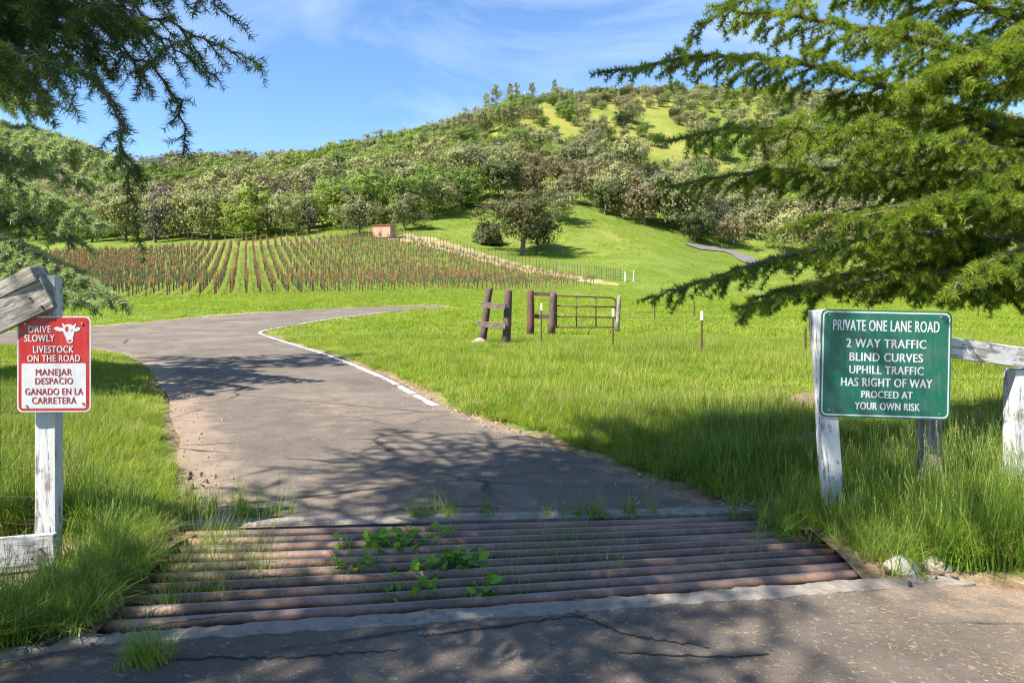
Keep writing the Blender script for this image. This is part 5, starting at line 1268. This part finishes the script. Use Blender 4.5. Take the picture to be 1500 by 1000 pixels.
for i, (pp, sl_, r0) in enumerate(LB):
    P = [tuple(pix(*q)) for q in pp]
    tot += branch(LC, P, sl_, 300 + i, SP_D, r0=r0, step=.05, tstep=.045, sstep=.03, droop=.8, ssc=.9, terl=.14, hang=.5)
# upper limbs of the near left cedar: unseen, laid out to throw the dappled shade over the guard and the road
UP = []
def ulimb(root, h, az, ln, sl_, i, base, dens=1., spr=None):
    for t in (.45, .75, 1.):   # leave the limbs out whose shade the sunlit verge and the lit corner of the road show to be missing
        X_, Y_ = base[0] + math.sin(az) * ln * t + h * .70, base[1] + math.cos(az) * ln * t + h * .47
        if Y_ > 4.0 and X_ < -1.7 - (Y_ - 4) * .40 and X_ > -7: return 0
        if X_ > 1.3 and Y_ < 4.4 and t > .5: return 0
        if X_ > 2.3 and Y_ < 6.2 and i % 4: return 0
        if base[0] + math.sin(az) * ln * t + (h - 3) * .70 > 1.7: return 0
        if Y_ > 10.5: return 0
    b = Vector((base[0], base[1], h)); d = Vector((math.sin(az), math.cos(az), 0)); e = b + d * ln
    return branch(root, [tuple(b), tuple(b.lerp(e, .35) + ZAX * .25), tuple(b.lerp(e, .7) + ZAX * .2), tuple(e - ZAX * .15)], sl_, 400 + i, spr or SP_U, r0=.045, step=.26 / dens, tstep=.17 / dens, sstep=.085, droop=.3, ssc=1.2, terl=.32)
i = 0
for h, azs, ln in ((4.2, (95, 150, 200, 260), 3.4), (5.0, (70, 120, 175, 235, 300), 3.6), (5.9, (40, 75, 105, 150, 210, 270), 3.7), (6.8, (30, 58, 90, 130, 190, 250, 320), 3.8), (7.8, (25, 50, 80, 115, 160, 230, 300), 3.5), (8.8, (20, 60, 100, 140, 200, 280), 3.0), (9.9, (30, 80, 140, 220, 300), 2.6), (11, (0, 70, 140, 210, 290), 2.2), (12.2, (30, 110, 190, 270), 1.4)):
    for az in azs + ((2, 12, 24, 38, 50, 66) if h > 5.5 else ()): i += 1; tot += ulimb(LC, h + random.uniform(-.2, .2), R(az + random.uniform(-8, 8)), ln * random.uniform(.9, 1.15), 1.05, i, (-4.45, 1.1), 1.0)
for j, (gx_, gy_, h) in enumerate(((1.2, 6.2, 7.6), (2, 7.2, 8.2), (.5, 7.6, 7.2), (-1.3, 6.6, 8.6), (-1.2, 8.0, 7.0), (1.7, 5.7, 8.8), (-.6, 5.5, 7.4), (2.6, 8.1, 8.4), (-2.0, 5.6, 6.4), (2.4, 6.4, 9.6), (.2, 6.8, 9.8), (3.0, 7.3, 9.9), (3.35, 5.5, 5.4), (2.7, 5.0, 6.0), (-2.9, 3.2, 5.0), (-2.2, 3.9, 6.0), (.4, 3.4, 5.4), (-3.3, 3.6, 4.4), (.9, 2.6, 5.8))):
    hh = h - .1; e = Vector((gx_ - .70 * h, gy_ - .47 * h, hh)); b = Vector((-4.45, 1.1, hh)); e = e + (e - b).normalized() * .35  # unseen limb added, aimed to drop its shade on the listed ground point
    tot += branch(LC, [tuple(b), tuple(b.lerp(e, .4) + ZAX * .15), tuple(b.lerp(e, .75) + ZAX * .12), tuple(e)], .72 if j in (14, 15) else .95, 700 + j, SP_U, r0=.045, step=.2, tstep=.15, sstep=.08, droop=.3, ssc=1.2, terl=.3)
# farther pale left cedar
FC = thing('cedar_tree', 'pale green cedar behind the red sign at the left edge', 'tree', (-12.6, 12.2, 0))
trunk(FC, (-12.6, 12.2, -.2), (-12.4, 12.4, 12), .32)
FB = [([(-330, 330, 11.6), (-150, 330, 11.2), (0, 350, 10.8), (90, 390, 10.5), (168, 435, 10.3)], 1.0),
 ([(-330, 250, 11.6), (-150, 240, 11.2), (0, 260, 10.8), (80, 290, 10.6), (150, 330, 10.5)], 1.0),
 ([(-300, 180, 12), (-150, 160, 11.8), (0, 180, 11.4), (90, 200, 11.2), (190, 240, 11)], 1.0),
 ([(-300, 400, 11.6), (-150, 390, 11.0), (-40, 400, 10.4), (60, 420, 10.0), (120, 440, 9.9)], .9),
 ([(-300, 120, 12), (-150, 100, 11.8), (-40, 120, 11.4), (60, 160, 11.2)], .9),
 ([(-300, 300, 12.4), (-120, 290, 12.6), (20, 310, 12.6), (110, 350, 12.6)], 1.0),
 ([(-300, 370, 12.4), (-120, 380, 12.6), (20, 390, 12.6), (110, 415, 12.6)], 1.0),
 ([(-300, 220, 12.4), (-120, 210, 12.6), (20, 220, 12.6), (120, 260, 12.6)], 1.0),
 ([(-300, 440, 12.0), (-120, 430, 11.6), (0, 430, 11.3), (80, 440, 11.2)], .7)]
for i, (pp, sl_) in enumerate(FB):
    tot += branch(FC, [tuple(pix(*q)) for q in pp], sl_ * 1.15, 500 + i, SP_L, r0=.05, step=.14, tstep=.11, sstep=.08, droop=.55, ssc=1.15, terl=.42, hang=.35)
for j, (h, az, ln) in enumerate(((5.5, 60, 3.5), (5.8, 110, 3.4), (6.2, 160, 3), (6.5, 30, 3.2), (7.2, 85, 3.4), (7.6, 140, 3), (8.3, 60, 2.8), (9, 110, 2.5), (9.6, 20, 2.2), (7, 240, 3), (8, 300, 3), (10.4, 90, 1.8), (11, 180, 1.4))):
    tot += branch(FC, (lambda b, e: [tuple(b), tuple(b.lerp(e, .5) + ZAX * .2), tuple(e)])(Vector((-12.5, 12.3, h)), Vector((-12.5 + math.sin(R(az)) * ln, 12.3 + math.cos(R(az)) * ln, h))), 1.0, 600 + j, SP_L, r0=.05, step=.26, tstep=.18, sstep=.1, droop=.4, ssc=1.5, terl=.35)
print('sprigs', tot, 'vines', len(vp), 'trees', len(trees), cnt, 'objects', len(S.objects))
